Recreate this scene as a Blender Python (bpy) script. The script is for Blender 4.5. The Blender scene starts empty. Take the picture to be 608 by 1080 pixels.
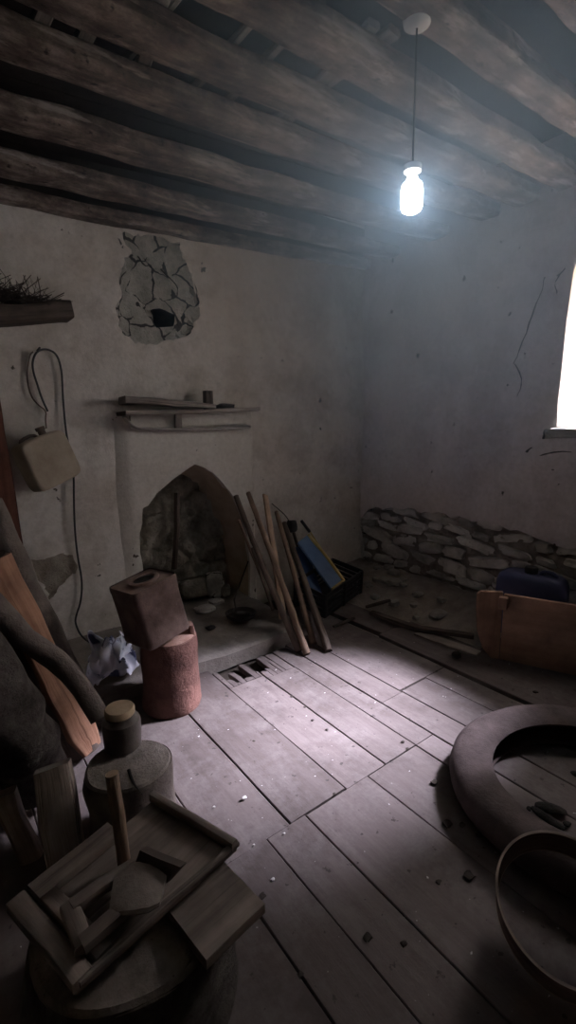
import bpy, bmesh, math, random
from mathutils import Vector, Matrix, noise, geometry

C = bpy.context.scene
COL = C.collection
V = Vector
R = math.radians
random.seed(7)
def nvec(p):
    """Three independent noises at p, the same on every run."""
    return V((noise.noise(p), noise.noise(p+V((31.7, 17.3, 5.9))), noise.noise(p+V((-11.3, 41.9, 23.1)))))

# ------------------------------------------------------------------ camera, world, sun, exposure
EYE = V((0, 0, 1.5))
YAW, PITCH, ROLL, FPX = R(36.85), R(10.6), R(-0.85), 502.0
_f = V((math.sin(YAW)*math.cos(PITCH), math.cos(YAW)*math.cos(PITCH), -math.sin(PITCH)))
_r = V((math.cos(YAW), -math.sin(YAW), 0))
_u = _r.cross(_f)
_r, _u = _r*math.cos(ROLL)+_u*math.sin(ROLL), -_r*math.sin(ROLL)+_u*math.cos(ROLL)
cam = bpy.data.cameras.new('camera')
cam.sensor_fit = 'VERTICAL'
cam.sensor_height = 36
cam.sensor_width = 36*608/1080
cam.lens = FPX/1080*36
cam.clip_start = 0.02
camo = bpy.data.objects.new('camera', cam)
COL.objects.link(camo)
camo.matrix_world = Matrix(((_r.x, _u.x, -_f.x, EYE.x), (_r.y, _u.y, -_f.y, EYE.y), (_r.z, _u.z, -_f.z, EYE.z), (0, 0, 0, 1)))
C.camera = camo

C.view_settings.view_transform = 'Standard'
C.view_settings.look = 'None'
C.view_settings.gamma = 1
C.view_settings.use_curve_mapping = False
C.view_settings.exposure = 0.12

SKY_STRENGTH = 18.0
SUN_STRENGTH = 74.0
BULB_GLOW = 38.0
HALO_DENSITY = 0.78
HALO_R = 1.35
w = bpy.data.worlds.new('sky')
w.use_nodes = True
w.node_tree.nodes['Background'].inputs[0].default_value = (1.0, 0.945, 0.96, 1)
w.node_tree.nodes['Background'].inputs[1].default_value = SKY_STRENGTH
C.world = w
sun = bpy.data.lights.new('sun', 'SUN')
sun.energy = SUN_STRENGTH
sun.angle = R(21)
sun.color = (0.84, 0.81, 1.0)
suno = bpy.data.objects.new('sun', sun)
COL.objects.link(suno)
suno.location = (6, 0.3, 5)
suno.rotation_euler = V((-2.06, 0.60, -1.95)).to_track_quat('-Z', 'Y').to_euler()


# ------------------------------------------------------------------ measuring: where a sight line meets a real plane
def hit(px, py, axis, val):
    d = _r*((px-304)/FPX) - _u*((py-540)/FPX) + _f
    return EYE + d*((val-EYE[axis])/d[axis])
def F(px, py, z=0.0): return hit(px, py, 2, z)
def B(px, py, y=3.30): return hit(px, py, 1, y)
def W(px, py, x=3.38): return hit(px, py, 0, x)

XW, YW, XL, YF, ZC = 3.38, 3.30, -1.0, -1.3, 3.05


# ------------------------------------------------------------------ materials
def mat(name):
    m = bpy.data.materials.new(name)
    m.use_nodes = True
    nt = m.node_tree
    return m, nt, nt.nodes, nt.links, nt.nodes['Principled BSDF']
def ramp(N, stops):
    r = N.new('ShaderNodeValToRGB')
    e = r.color_ramp.elements
    while len(e) < len(stops): e.new(0.5)
    for i, (p, c) in enumerate(stops):
        e[i].position = p
        e[i].color = (*c, 1) if len(c) == 3 else c
    return r
def mapped(N, L, kind, scale):
    tc = N.new('ShaderNodeTexCoord')
    mp = N.new('ShaderNodeMapping')
    mp.inputs['Scale'].default_value = scale
    L.new(tc.outputs[kind], mp.inputs[0])
    return mp.outputs[0]
def tex_noise(N, L, vec, scale, detail=6, rough=0.6):
    n = N.new('ShaderNodeTexNoise')
    n.inputs['Scale'].default_value = scale
    n.inputs['Detail'].default_value = detail
    n.inputs['Roughness'].default_value = rough
    L.new(vec, n.inputs['Vector'])
    return n.outputs['Fac']
def mixc(N, L, fac, a, b, mode='MIX'):
    m = N.new('ShaderNodeMix')
    m.data_type = 'RGBA'
    m.blend_type = mode
    if isinstance(fac, (int, float)): m.inputs[0].default_value = fac
    else: L.new(fac, m.inputs[0])
    for k, s in ((6, a), (7, b)):
        if isinstance(s, tuple): m.inputs[k].default_value = (*s, 1)
        else: L.new(s, m.inputs[k])
    return m.outputs[2]
def bump(N, L, p, h, strength, dist):
    b = N.new('ShaderNodeBump')
    b.inputs['Strength'].default_value = strength
    b.inputs['Distance'].default_value = dist
    L.new(h, b.inputs['Height'])
    L.new(b.outputs[0], p.inputs['Normal'])

def wood(name, dark, light, grain=28, along=2.2, crack=0.5, rough=0.85, patch=None):
    """Wood whose grain follows the piece: the UV map runs around (u) and along (v) it, in metres."""
    m, nt, N, L, p = mat(name)
    v1 = mapped(N, L, 'UV', (grain, along, 1))
    v2 = mapped(N, L, 'Object', (1, 1, 1))
    g = tex_noise(N, L, v1, 1.0, 8, 0.65)
    r = ramp(N, [(0.3, dark), (0.68, light)])
    L.new(g, r.inputs[0])
    big = tex_noise(N, L, v2, 5.0, 4)
    rb = ramp(N, [(0.3, (0.55, 0.55, 0.55)), (0.7, (1.15, 1.12, 1.1))])
    L.new(big, rb.inputs[0])
    c = mixc(N, L, 1.0, r.outputs[0], rb.outputs[0], 'MULTIPLY')
    vc = mapped(N, L, 'UV', (grain*1.6, along*0.55, 1))
    k = tex_noise(N, L, vc, 1.0, 3, 0.5)
    rk = ramp(N, [(0.33, (1-crack*0.8,)*3), (0.40, (1, 1, 1))])
    L.new(k, rk.inputs[0])
    c = mixc(N, L, 1.0, c, rk.outputs[0], 'MULTIPLY')
    if patch:
        pn = tex_noise(N, L, mapped(N, L, 'Object', (0.7, 4.0, 4.0)), 2.0, 7, 0.7)
        rp = ramp(N, [(0.54, (0, 0, 0)), (0.72, (0.8, 0.8, 0.8))])
        L.new(pn, rp.inputs[0])
        c = mixc(N, L, rp.outputs[0], c, patch)
    L.new(c, p.inputs['Base Color'])
    p.inputs['Roughness'].default_value = rough
    p.inputs['Specular IOR Level'].default_value = 0.25
    add = N.new('ShaderNodeMath'); add.operation = 'ADD'
    L.new(g, add.inputs[0]); L.new(rk.outputs[0], add.inputs[1])
    bump(N, L, p, add.outputs[0], 0.6, 0.006)
    return m

def rough_mat(name, a, b, scale=6, speck=None, speck_t=0.66, rough=0.9, bstr=0.5, bdist=0.01, spec=0.2, metal=0.0, coat=0.0):
    m, nt, N, L, p = mat(name)
    v = mapped(N, L, 'Object', (1, 1, 1))
    n = tex_noise(N, L, v, scale, 8, 0.62)
    r = ramp(N, [(0.32, a), (0.68, b)])
    L.new(n, r.inputs[0])
    c = r.outputs[0]
    f = tex_noise(N, L, v, scale*5.5, 6, 0.7)
    if speck:
        rs = ramp(N, [(speck_t, (0, 0, 0)), (speck_t+0.05, (1, 1, 1))])
        L.new(f, rs.inputs[0])
        c = mixc(N, L, rs.outputs[0], c, speck)
    L.new(c, p.inputs['Base Color'])
    p.inputs['Roughness'].default_value = rough
    p.inputs['Specular IOR Level'].default_value = spec
    p.inputs['Metallic'].default_value = metal
    add = N.new('ShaderNodeMath'); add.operation = 'ADD'
    L.new(n, add.inputs[0]); L.new(f, add.inputs[1])
    bump(N, L, p, add.outputs[0], bstr, bdist)
    return m

def plaster_mat(name, base, dirt, warm):
    m, nt, N, L, p = mat(name)
    v = mapped(N, L, 'Object', (1, 1, 1))
    n1 = tex_noise(N, L, v, 2.4, 10, 0.68)
    r1 = ramp(N, [(0.36, dirt), (0.56, base)])
    L.new(n1, r1.inputs[0])
    n2 = tex_noise(N, L, v, 0.9, 7, 0.6)
    r2 = ramp(N, [(0.48, (0, 0, 0)), (0.70, (0.75, 0.75, 0.75))])
    L.new(n2, r2.inputs[0])
    c = mixc(N, L, r2.outputs[0], r1.outputs[0], warm)
    n5 = tex_noise(N, L, v, 4.6, 8, 0.7)
    r5 = ramp(N, [(0.66, (0, 0, 0)), (0.74, (0.55, 0.55, 0.55))])
    L.new(n5, r5.inputs[0])
    c = mixc(N, L, r5.outputs[0], c, (0.22, 0.19, 0.155))
    n3 = tex_noise(N, L, v, 10, 4, 0.55)
    r3 = ramp(N, [(0.285, (1, 1, 1)), (0.31, (0, 0, 0))])
    L.new(n3, r3.inputs[0])
    c = mixc(N, L, r3.outputs[0], c, (0.10, 0.085, 0.07))
    n4 = tex_noise(N, L, v, 30, 6, 0.7)
    r4 = ramp(N, [(0.3, (0.86, 0.85, 0.84)), (0.6, (1.02, 1.02, 1.02))])
    L.new(n4, r4.inputs[0])
    c = mixc(N, L, 1.0, c, r4.outputs[0], 'MULTIPLY')
    L.new(c, p.inputs['Base Color'])
    p.inputs['Roughness'].default_value = 0.95
    p.inputs['Specular IOR Level'].default_value = 0.1
    add = N.new('ShaderNodeMath'); add.operation = 'ADD'
    L.new(n1, add.inputs[0]); L.new(n5, add.inputs[1])
    bump(N, L, p, add.outputs[0], 0.45, 0.02)
    return m

def floor_mat():
    m, nt, N, L, p = mat('dusty_floorboards')
    v = mapped(N, L, 'Object', (14, 1.3, 1))
    g = tex_noise(N, L, v, 1.0, 8, 0.65)
    r = ramp(N, [(0.25, (0.108, 0.087, 0.080)), (0.75, (0.172, 0.146, 0.139))])
    L.new(g, r.inputs[0])
    geo = N.new('ShaderNodeNewGeometry')
    ri = ramp(N, [(0, (0.78, 0.76, 0.75)), (1, (1.1, 1.08, 1.08))])
    L.new(geo.outputs['Random Per Island'], ri.inputs[0])
    c = mixc(N, L, 1.0, r.outputs[0], ri.outputs[0], 'MULTIPLY')
    v2 = mapped(N, L, 'Object', (1, 1, 1))
    s = tex_noise(N, L, v2, 3.2, 8, 0.68)
    rs = ramp(N, [(0.46, (0, 0, 0)), (0.68, (0.8, 0.8, 0.8))])
    L.new(s, rs.inputs[0])
    c = mixc(N, L, rs.outputs[0], c, (0.065, 0.051, 0.046))
    s4 = tex_noise(N, L, v2, 6.0, 8, 0.7)
    rs4 = ramp(N, [(0.48, (0, 0, 0)), (0.72, (0.55, 0.55, 0.55))])
    L.new(s4, rs4.inputs[0])
    c = mixc(N, L, rs4.outputs[0], c, (0.215, 0.188, 0.18))
    s2 = tex_noise(N, L, v2, 22, 4, 0.6)
    rs2 = ramp(N, [(0.315, (0.9, 0.9, 0.9)), (0.345, (0, 0, 0))])
    L.new(s2, rs2.inputs[0])
    c = mixc(N, L, rs2.outputs[0], c, (0.055, 0.045, 0.042))
    s3 = tex_noise(N, L, v2, 42, 3, 0.5)
    rs3 = ramp(N, [(0.735, (0, 0, 0)), (0.76, (0.9, 0.9, 0.9))])
    L.new(s3, rs3.inputs[0])
    c = mixc(N, L, rs3.outputs[0], c, (0.62, 0.60, 0.60))
    L.new(c, p.inputs['Base Color'])
    p.inputs['Roughness'].default_value = 0.78
    p.inputs['Specular IOR Level'].default_value = 0.25
    add = N.new('ShaderNodeMath'); add.operation = 'ADD'
    L.new(g, add.inputs[0]); L.new(s2, add.inputs[1])
    bump(N, L, p, add.outputs[0], 0.4, 0.006)
    return m

M = {}
M['plaster'] = plaster_mat('lime_plaster', (0.66, 0.62, 0.565), (0.46, 0.415, 0.36), (0.53, 0.46, 0.385))
M['plaster_right'] = plaster_mat('lime_plaster_pale', (0.66, 0.61, 0.59), (0.52, 0.47, 0.445), (0.56, 0.49, 0.455))
M['whitewash'] = plaster_mat('whitewash', (0.62, 0.59, 0.53), (0.54, 0.50, 0.44), (0.54, 0.49, 0.42))
def broken_mortar():
    m = rough_mat('broken_mortar', (0.27, 0.26, 0.225), (0.47, 0.45, 0.40), 9, (0.13, 0.12, 0.10), 0.66, bstr=0.9, bdist=0.02)
    nt = m.node_tree; N, L = nt.nodes, nt.links
    p = N['Principled BSDF']
    src = p.inputs['Base Color'].links[0].from_socket
    v = mapped(N, L, 'Object', (1, 1, 1))
    ns = N.new('ShaderNodeTexNoise'); ns.inputs['Scale'].default_value = 7; ns.inputs['Detail'].default_value = 6
    L.new(v, ns.inputs['Vector'])
    ad = N.new('ShaderNodeVectorMath'); ad.operation = 'MULTIPLY_ADD'
    ad.inputs[1].default_value = (0.10, 0.10, 0.10)
    L.new(ns.outputs['Color'], ad.inputs[0]); L.new(v, ad.inputs[2])
    vo = N.new('ShaderNodeTexVoronoi'); vo.feature = 'DISTANCE_TO_EDGE'; vo.inputs['Scale'].default_value = 5.5
    L.new(ad.outputs[0], vo.inputs['Vector'])
    br = tex_noise(N, L, v, 8, 3, 0.5)
    rb = ramp(N, [(0.42, (0, 0, 0)), (0.55, (0.038, 0.038, 0.038))])
    L.new(br, rb.inputs[0])
    lt_ = N.new('ShaderNodeMath'); lt_.operation = 'LESS_THAN'
    L.new(vo.outputs['Distance'], lt_.inputs[0]); L.new(rb.outputs[0], lt_.inputs[1])
    c = mixc(N, L, lt_.outputs[0], src, (0.06, 0.052, 0.042))
    L.new(c, p.inputs['Base Color'])
    return m
M['mortar'] = broken_mortar()
M['mud'] = rough_mat('bare_mud_plaster', (0.24, 0.20, 0.16), (0.39, 0.34, 0.28), 12, (0.08, 0.065, 0.05), 0.62, bstr=0.9, bdist=0.02)
M['stone'] = rough_mat('grey_fieldstone', (0.30, 0.275, 0.245), (0.56, 0.525, 0.48), 5, (0.60, 0.58, 0.54), 0.70, bstr=0.8, bdist=0.02)
M['mortar_bed'] = rough_mat('brown_mortar_bed', (0.21, 0.175, 0.15), (0.40, 0.35, 0.305), 9, (0.40, 0.37, 0.33), 0.68, bstr=1, bdist=0.02)
M['limed_stone'] = rough_mat('limewashed_stone', (0.46, 0.43, 0.39), (0.70, 0.66, 0.61), 7, (0.18, 0.155, 0.13), 0.64, bstr=0.8, bdist=0.02)
M['earth'] = rough_mat('dry_earth', (0.31, 0.265, 0.23), (0.48, 0.42, 0.365), 8, (0.36, 0.32, 0.28), 0.70, bstr=1, bdist=0.02)
M['dark_earth'] = rough_mat('dark_earth', (0.035, 0.028, 0.022), (0.07, 0.058, 0.048), 8)
M['hearth_stone'] = rough_mat('sooty_hearth_stone', (0.12, 0.11, 0.088), (0.36, 0.335, 0.275), 5, (0.52, 0.49, 0.43), 0.69, bstr=1, bdist=0.03)
M['reveal'] = rough_mat('clay_lining', (0.33, 0.265, 0.19), (0.48, 0.40, 0.30), 5, (0.18, 0.15, 0.11), 0.66, bstr=0.6)
M['hearth'] = rough_mat('ashy_hearth', (0.15, 0.132, 0.115), (0.285, 0.258, 0.23), 4, (0.12, 0.10, 0.09), 0.66, bstr=0.6, bdist=0.015)
M['floor'] = floor_mat()
def beam_mat():
    m, nt, N, L, p = mat('smoked_beam')
    v = mapped(N, L, 'Object', (1, 1.6, 1.6))
    n = tex_noise(N, L, v, 7, 10, 0.7)
    r = ramp(N, [(0.34, (0.06, 0.044, 0.037)), (0.50, (0.165, 0.13, 0.112)), (0.66, (0.34, 0.285, 0.25))])
    L.new(n, r.inputs[0])
    g = tex_noise(N, L, mapped(N, L, 'UV', (34, 1.6, 1)), 1.0, 6, 0.6)
    rg = ramp(N, [(0.3, (0.6, 0.6, 0.6)), (0.65, (1.15, 1.15, 1.15))])
    L.new(g, rg.inputs[0])
    c = mixc(N, L, 1.0, r.outputs[0], rg.outputs[0], 'MULTIPLY')
    l = tex_noise(N, L, mapped(N, L, 'Object', (1.0, 5.0, 5.0)), 2.3, 8, 0.65)
    rl = ramp(N, [(0.55, (0, 0, 0)), (0.62, (0.9, 0.9, 0.9))])
    L.new(l, rl.inputs[0])
    c = mixc(N, L, rl.outputs[0], c, (0.42, 0.375, 0.345))
    d = tex_noise(N, L, v, 15, 4, 0.5)
    rd_ = ramp(N, [(0.30, (0.9, 0.9, 0.9)), (0.36, (0, 0, 0))])
    L.new(d, rd_.inputs[0])
    c = mixc(N, L, rd_.outputs[0], c, (0.03, 0.022, 0.018))
    L.new(c, p.inputs['Base Color'])
    p.inputs['Roughness'].default_value = 0.9
    p.inputs['Specular IOR Level'].default_value = 0.15
    add = N.new('ShaderNodeMath'); add.operation = 'ADD'
    L.new(n, add.inputs[0]); L.new(g, add.inputs[1])
    bump(N, L, p, add.outputs[0], 0.9, 0.02)
    return m
M['beam'] = beam_mat()
M['lath'] = wood('split_lath', (0.10, 0.085, 0.07), (0.34, 0.31, 0.28), 30, 2, 0.5)
M['soot_shade'] = rough_mat('sooty_shaded_dark', (0.018, 0.015, 0.013), (0.045, 0.038, 0.034), 5)
M['grey_wood'] = wood('weathered_grey_wood', (0.15, 0.125, 0.105), (0.36, 0.315, 0.275), 34, 2.4)
M['pale_wood'] = wood('pale_old_timber', (0.26, 0.21, 0.175), (0.56, 0.47, 0.40), 46, 2.0, 0.95)
M['tray_wood'] = wood('dusty_tray_wood', (0.145, 0.117, 0.10), (0.29, 0.245, 0.212), 26, 2.2, 0.4)
M['worn_blade'] = rough_mat('worn_grey_wood', (0.20, 0.168, 0.145), (0.33, 0.285, 0.25), 9, (0.12, 0.10, 0.085), 0.68, bstr=0.4)
M['dark_wood'] = wood('dark_oiled_wood', (0.055, 0.042, 0.034), (0.15, 0.12, 0.10), 24, 2)
M['red_board'] = wood('red_brown_board', (0.085, 0.034, 0.022), (0.17, 0.075, 0.05), 26, 2)
M['split'] = wood('fresh_split_wood', (0.25, 0.125, 0.075), (0.47, 0.27, 0.175), 30, 1.8, 0.4)
M['bark'] = rough_mat('rough_bark', (0.055, 0.045, 0.038), (0.19, 0.165, 0.145), 14, (0.30, 0.27, 0.24), 0.70, bstr=1, bdist=0.03)
M['smooth_bark'] = rough_mat('smooth_bark', (0.10, 0.08, 0.068), (0.215, 0.18, 0.155), 7, (0.06, 0.05, 0.04), 0.66, bstr=0.7, bdist=0.012)
M['red_bark'] = rough_mat('peeling_red_wood', (0.068, 0.034, 0.027), (0.205, 0.105, 0.083), 4.5, (0.05, 0.027, 0.022), 0.64, bstr=0.6, bdist=0.02)
M['raw_red'] = rough_mat('raw_stump_wood', (0.27, 0.15, 0.115), (0.42, 0.275, 0.22), 14)
M['stump_top'] = rough_mat('sawn_stump_end', (0.155, 0.13, 0.11), (0.31, 0.27, 0.23), 14, (0.11, 0.09, 0.075), 0.63, bstr=0.7)
M['pole'] = wood('peeled_pole', (0.175, 0.115, 0.078), (0.39, 0.285, 0.21), 30, 2)
M['pole_pale'] = wood('pale_new_lath', (0.38, 0.255, 0.165), (0.58, 0.425, 0.30), 40, 2, 0.3)
M['pole_dark'] = wood('dark_pole', (0.10, 0.075, 0.058), (0.235, 0.185, 0.15), 30, 2)
M['ply'] = wood('orange_box_wood', (0.25, 0.145, 0.095), (0.41, 0.265, 0.185), 9, 0.9, 0.3)
M['rust'] = rough_mat('rusty_tin', (0.06, 0.036, 0.028), (0.20, 0.135, 0.11), 8, (0.30, 0.215, 0.18), 0.68, rough=0.55, bstr=0.3, spec=0.5, metal=0.35)
M['rust_lid'] = rough_mat('rusty_lid', (0.21, 0.14, 0.115), (0.40, 0.29, 0.25), 10, (0.07, 0.045, 0.035), 0.66, rough=0.6, metal=0.25)
M['iron'] = rough_mat('black_iron', (0.012, 0.011, 0.010), (0.04, 0.036, 0.033), 12, rough=0.6, spec=0.4)
M['crock'] = rough_mat('dull_glazed_clay', (0.09, 0.073, 0.062), (0.165, 0.14, 0.12), 9, rough=0.5, bstr=0.2, spec=0.4)
M['lid_wood'] = rough_mat('pale_wooden_lid', (0.44, 0.32, 0.20), (0.58, 0.44, 0.30), 9, (0.33, 0.23, 0.14), 0.67, bstr=0.3)
M['rubber'] = rough_mat('dusty_rubber', (0.052, 0.038, 0.035), (0.11, 0.085, 0.079), 9, (0.08, 0.065, 0.06), 0.66, rough=0.85, bstr=0.5, bdist=0.008)
M['sieve_wood'] = wood('bent_sieve_wood', (0.11, 0.075, 0.062), (0.235, 0.175, 0.15), 24, 0.8, 0.3)
M['sieve_edge'] = wood('worn_sieve_edge', (0.24, 0.19, 0.155), (0.40, 0.335, 0.285), 24, 0.8, 0.2)
M['canister'] = rough_mat('dusty_beige_plastic', (0.255, 0.205, 0.15), (0.37, 0.31, 0.235), 7, (0.17, 0.135, 0.10), 0.70, rough=0.65, bstr=0.25)
M['black_plastic'] = rough_mat('black_plastic', (0.012, 0.012, 0.013), (0.028, 0.028, 0.03), 12, rough=0.5, bstr=0.1, spec=0.45)
M['blue'] = rough_mat('blue_sheet', (0.085, 0.155, 0.29), (0.14, 0.23, 0.39), 6, rough=0.5, bstr=0.2, spec=0.35)
M['shaded_blue'] = rough_mat('shaded_blue_sheet', (0.045, 0.085, 0.19), (0.08, 0.135, 0.27), 6, rough=0.5, bstr=0.2)  # the blue again, darkened to paint the second sheet's shade
M['yellow'] = rough_mat('yellow_edging', (0.42, 0.31, 0.09), (0.60, 0.46, 0.20), 10, rough=0.6, bstr=0.2)
M['can_blue'] = rough_mat('navy_plastic', (0.035, 0.042, 0.105), (0.075, 0.085, 0.175), 5, (0.16, 0.16, 0.21), 0.72, rough=0.5, bstr=0.15, spec=0.4)
M['leather'] = rough_mat('black_scrap', (0.01, 0.009, 0.008), (0.03, 0.025, 0.022), 12)
M['porcelain'] = rough_mat('white_fitting', (0.55, 0.55, 0.54), (0.70, 0.70, 0.69), 9, rough=0.4, bstr=0.1)
M['crack'] = rough_mat('crack_earth', (0.055, 0.045, 0.036), (0.12, 0.10, 0.08), 14)
M['twig'] = rough_mat('dry_twigs', (0.04, 0.03, 0.026), (0.10, 0.08, 0.07), 20)
M['chip'] = rough_mat('white_plaster_chip', (0.62, 0.60, 0.57), (0.75, 0.73, 0.70), 9)


# ------------------------------------------------------------------ mesh helpers
def new(): return bmesh.new()
def uvl(bm): return bm.loops.layers.uv.verify()

def obj(name, bm, m, parent=None, smooth=True):
    """Links bm as ONE mesh object whose origin is at the base of its own bounds."""
    bmesh.ops.recalc_face_normals(bm, faces=bm.faces)
    mn = [min(v.co[i] for v in bm.verts) for i in range(3)]
    mx = [max(v.co[i] for v in bm.verts) for i in range(3)]
    c = V(((mn[0]+mx[0])/2, (mn[1]+mx[1])/2, mn[2]))
    bmesh.ops.translate(bm, verts=bm.verts, vec=-c)
    me = bpy.data.meshes.new(name)
    bm.to_mesh(me); bm.free()
    for x in (m if isinstance(m, (list, tuple)) else [m]): me.materials.append(M[x] if isinstance(x, str) else x)
    if smooth:
        me.polygons.foreach_set('use_smooth', [True]*len(me.polygons))
        try: me.set_sharp_from_angle(angle=R(38))
        except Exception: pass
    o = bpy.data.objects.new(name, me)
    COL.objects.link(o)
    o.location = c
    if parent is not None:
        o.parent = parent
        o.location = c - parent.location
    return o

def thing(name, label, cat, loc, group=None):
    o = bpy.data.objects.new(name, None)
    o.empty_display_size = 0.05
    COL.objects.link(o)
    o.location = loc
    o['label'] = label; o['category'] = cat
    if group: o['group'] = group
    return o
def tag(o, label, cat, group=None, kind=None):
    o['label'] = label; o['category'] = cat
    if group: o['group'] = group
    if kind: o['kind'] = kind
    return o
def struct(name, bm, m, parent=None, label=None, cat=None, smooth=True):
    o = obj(name, bm, m, parent, smooth)
    o['kind'] = 'structure'
    if label: o['label'] = label
    if cat: o['category'] = cat
    return o

def rect(wd, th, r=0.0, n=2):
    """Section of a plank, corners rounded by r."""
    r = min(r, wd*0.49, th*0.49)
    if r <= 0: return [(-wd/2, -th/2), (wd/2, -th/2), (wd/2, th/2), (-wd/2, th/2)]
    out = []
    for cx, cy, a0 in ((wd/2-r, -th/2+r, -90), (wd/2-r, th/2-r, 0), (-wd/2+r, th/2-r, 90), (-wd/2+r, -th/2+r, 180)):
        for i in range(n+1):
            a = R(a0+90*i/n)
            out.append((cx+r*math.cos(a), cy+r*math.sin(a)))
    return out
def ring(rx, ry=None, n=14, p=2.0):
    ry = ry or rx
    out = []
    for i in range(n):
        a = 2*math.pi*i/n
        c, s = math.cos(a), math.sin(a)
        out.append((rx*math.copysign(abs(c)**(2/p), c), ry*math.copysign(abs(s)**(2/p), s)))
    return out

def resample(pts, step):
    pts = [V(p) for p in pts]
    out = [pts[0]]
    for a, b in zip(pts, pts[1:]):
        n = max(1, int((b-a).length/step))
        for i in range(1, n+1): out.append(a.lerp(b, i/n))
    return out
def smooth_path(pts, it=2):
    pts = [V(p) for p in pts]
    for _ in range(it):
        q = [pts[0]]
        for a, b in zip(pts, pts[1:]): q += [a.lerp(b, 0.25), a.lerp(b, 0.75)]
        q.append(pts[-1]); pts = q
    return pts

def sweep(bm, path, section, up=(0, 0, 1), step=None, scale=None, namp=0.0, nfreq=6.0, seed=0, closed=False, mi=0, cap_mi=None, endcut=0.0):
    """Sweeps a section (x across, y along up) along a path; UV runs around and along it in metres."""
    lay = uvl(bm)
    path = [V(p) for p in path]
    if step: path = resample(path, step)
    n, k = len(path), len(section)
    up = V(up)
    rings, L, dist = [], [], 0.0
    per = [0.0]
    for i in range(k):
        a, b = section[i], section[(i+1) % k]
        per.append(per[-1]+math.hypot(a[0]-b[0], a[1]-b[1]))
    off = seed*3.17
    for i, p in enumerate(path):
        a = path[i-1] if (i > 0 or closed) else path[i]
        b = path[(i+1) % n] if (i < n-1 or closed) else path[i]
        t = (b-a).normalized()
        x = t.cross(up)
        if x.length < 1e-4: x = t.cross(V((0.3, 1, 0.1)))
        x.normalize(); y = x.cross(t).normalized()
        s = 1.0 if scale is None else (scale(i/(n-1)) if callable(scale) else scale)
        rr = []
        for sx, sy in section:
            co = p + x*sx*s + y*sy*s
            if namp:
                d = nvec(co*nfreq + V((off, off*0.7, off*1.3)))
                co = co + d*namp
            rr.append(bm.verts.new(co))
        rings.append(rr)
        if i: dist += (p-path[i-1]).length
        L.append(dist)
    m = n if closed else n-1
    for i in range(m):
        j = (i+1) % n
        for q in range(k):
            q2 = (q+1) % k
            f = bm.faces.new((rings[i][q], rings[i][q2], rings[j][q2], rings[j][q]))
            f.material_index = mi
            l2 = L[j] if j else dist+(path[0]-path[-1]).length
            for lp, uv in zip(f.loops, ((per[q], L[i]), (per[q+1], L[i]), (per[q+1], l2), (per[q], l2))):
                lp[lay].uv = (uv[0]+seed*0.37, uv[1]+seed*0.71)
    if not closed:
        for rr, e in ((rings[0], 0), (rings[-1], 1)):
            c = bm.verts.new(sum((v.co for v in rr), V())/k)
            if endcut:
                t = (path[0]-path[1] if e == 0 else path[-1]-path[-2]).normalized()
                c.co += t*endcut
            for q in range(k):
                f = bm.faces.new((rr[q], rr[(q+1) % k], c))
                f.material_index = mi if cap_mi is None else cap_mi
                for lp in f.loops:
                    d = lp.vert.co-c.co
                    lp[lay].uv = (d.length, math.atan2(d.z, d.x+d.y)*0.03)
    return rings

def box(bm, c, size, rot=None, bev=0.0, mi=0, cuts=0, namp=0.0, nfreq=8, seed=0):
    t = bmesh.new()
    bmesh.ops.create_cube(t, size=1)
    for v in t.verts: v.co = V((v.co.x*size[0], v.co.y*size[1], v.co.z*size[2]))
    if cuts: bmesh.ops.subdivide_edges(t, edges=list(t.edges), cuts=cuts, use_grid_fill=True)
    if bev > 0:
        es = [e for e in t.edges if len(e.link_faces) == 2 and e.calc_face_angle() > 0.5]
        bmesh.ops.bevel(t, geom=es, offset=bev, segments=2, affect='EDGES', profile=0.6)
    t.normal_update()
    mt = Matrix.Translation(V(c)) @ (rot.to_4x4() if rot is not None else Matrix.Identity(4))
    lay = uvl(bm)
    new_v = {}
    for v in t.verts:
        co = v.co.copy()
        if namp: co += nvec(co*nfreq+V((seed*2.3, seed, -seed)))*namp
        new_v[v] = bm.verts.new(mt @ co)
    for f in t.faces:
        nf = bm.faces.new([new_v[v] for v in f.verts])
        nf.material_index = mi
        n = f.normal
        for v, lp in zip(f.verts, nf.loops):
            co = v.co
            if abs(n.z) > 0.6: uv = (co.y, co.x)
            elif abs(n.y) > 0.6: uv = (co.z, co.x)
            else: uv = (co.y, co.z)
            lp[lay].uv = (uv[0]+seed*0.37, uv[1]+seed*0.71)
    t.free()

def rock(bm, c, size, seed, sub=2, amp=0.28, rot=None, mi=0):
    r = bmesh.ops.create_icosphere(bm, subdivisions=sub, radius=1)
    o = V((seed*7.31, seed*3.77, seed*1.19))
    for v in r['verts']:
        d = v.co.normalized()
        b = V((math.copysign(abs(d.x)**0.6, d.x), math.copysign(abs(d.y)**0.6, d.y), math.copysign(abs(d.z)**0.6, d.z)))
        s = 1+amp*noise.noise(d*1.3+o)+amp*0.4*noise.noise(d*3.4+o)
        co = V((b.x*size[0]*s, b.y*size[1]*s, b.z*size[2]*s))
        if rot is not None: co = rot @ co
        v.co = co + V(c)
        for f in v.link_faces: f.material_index = mi

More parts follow.
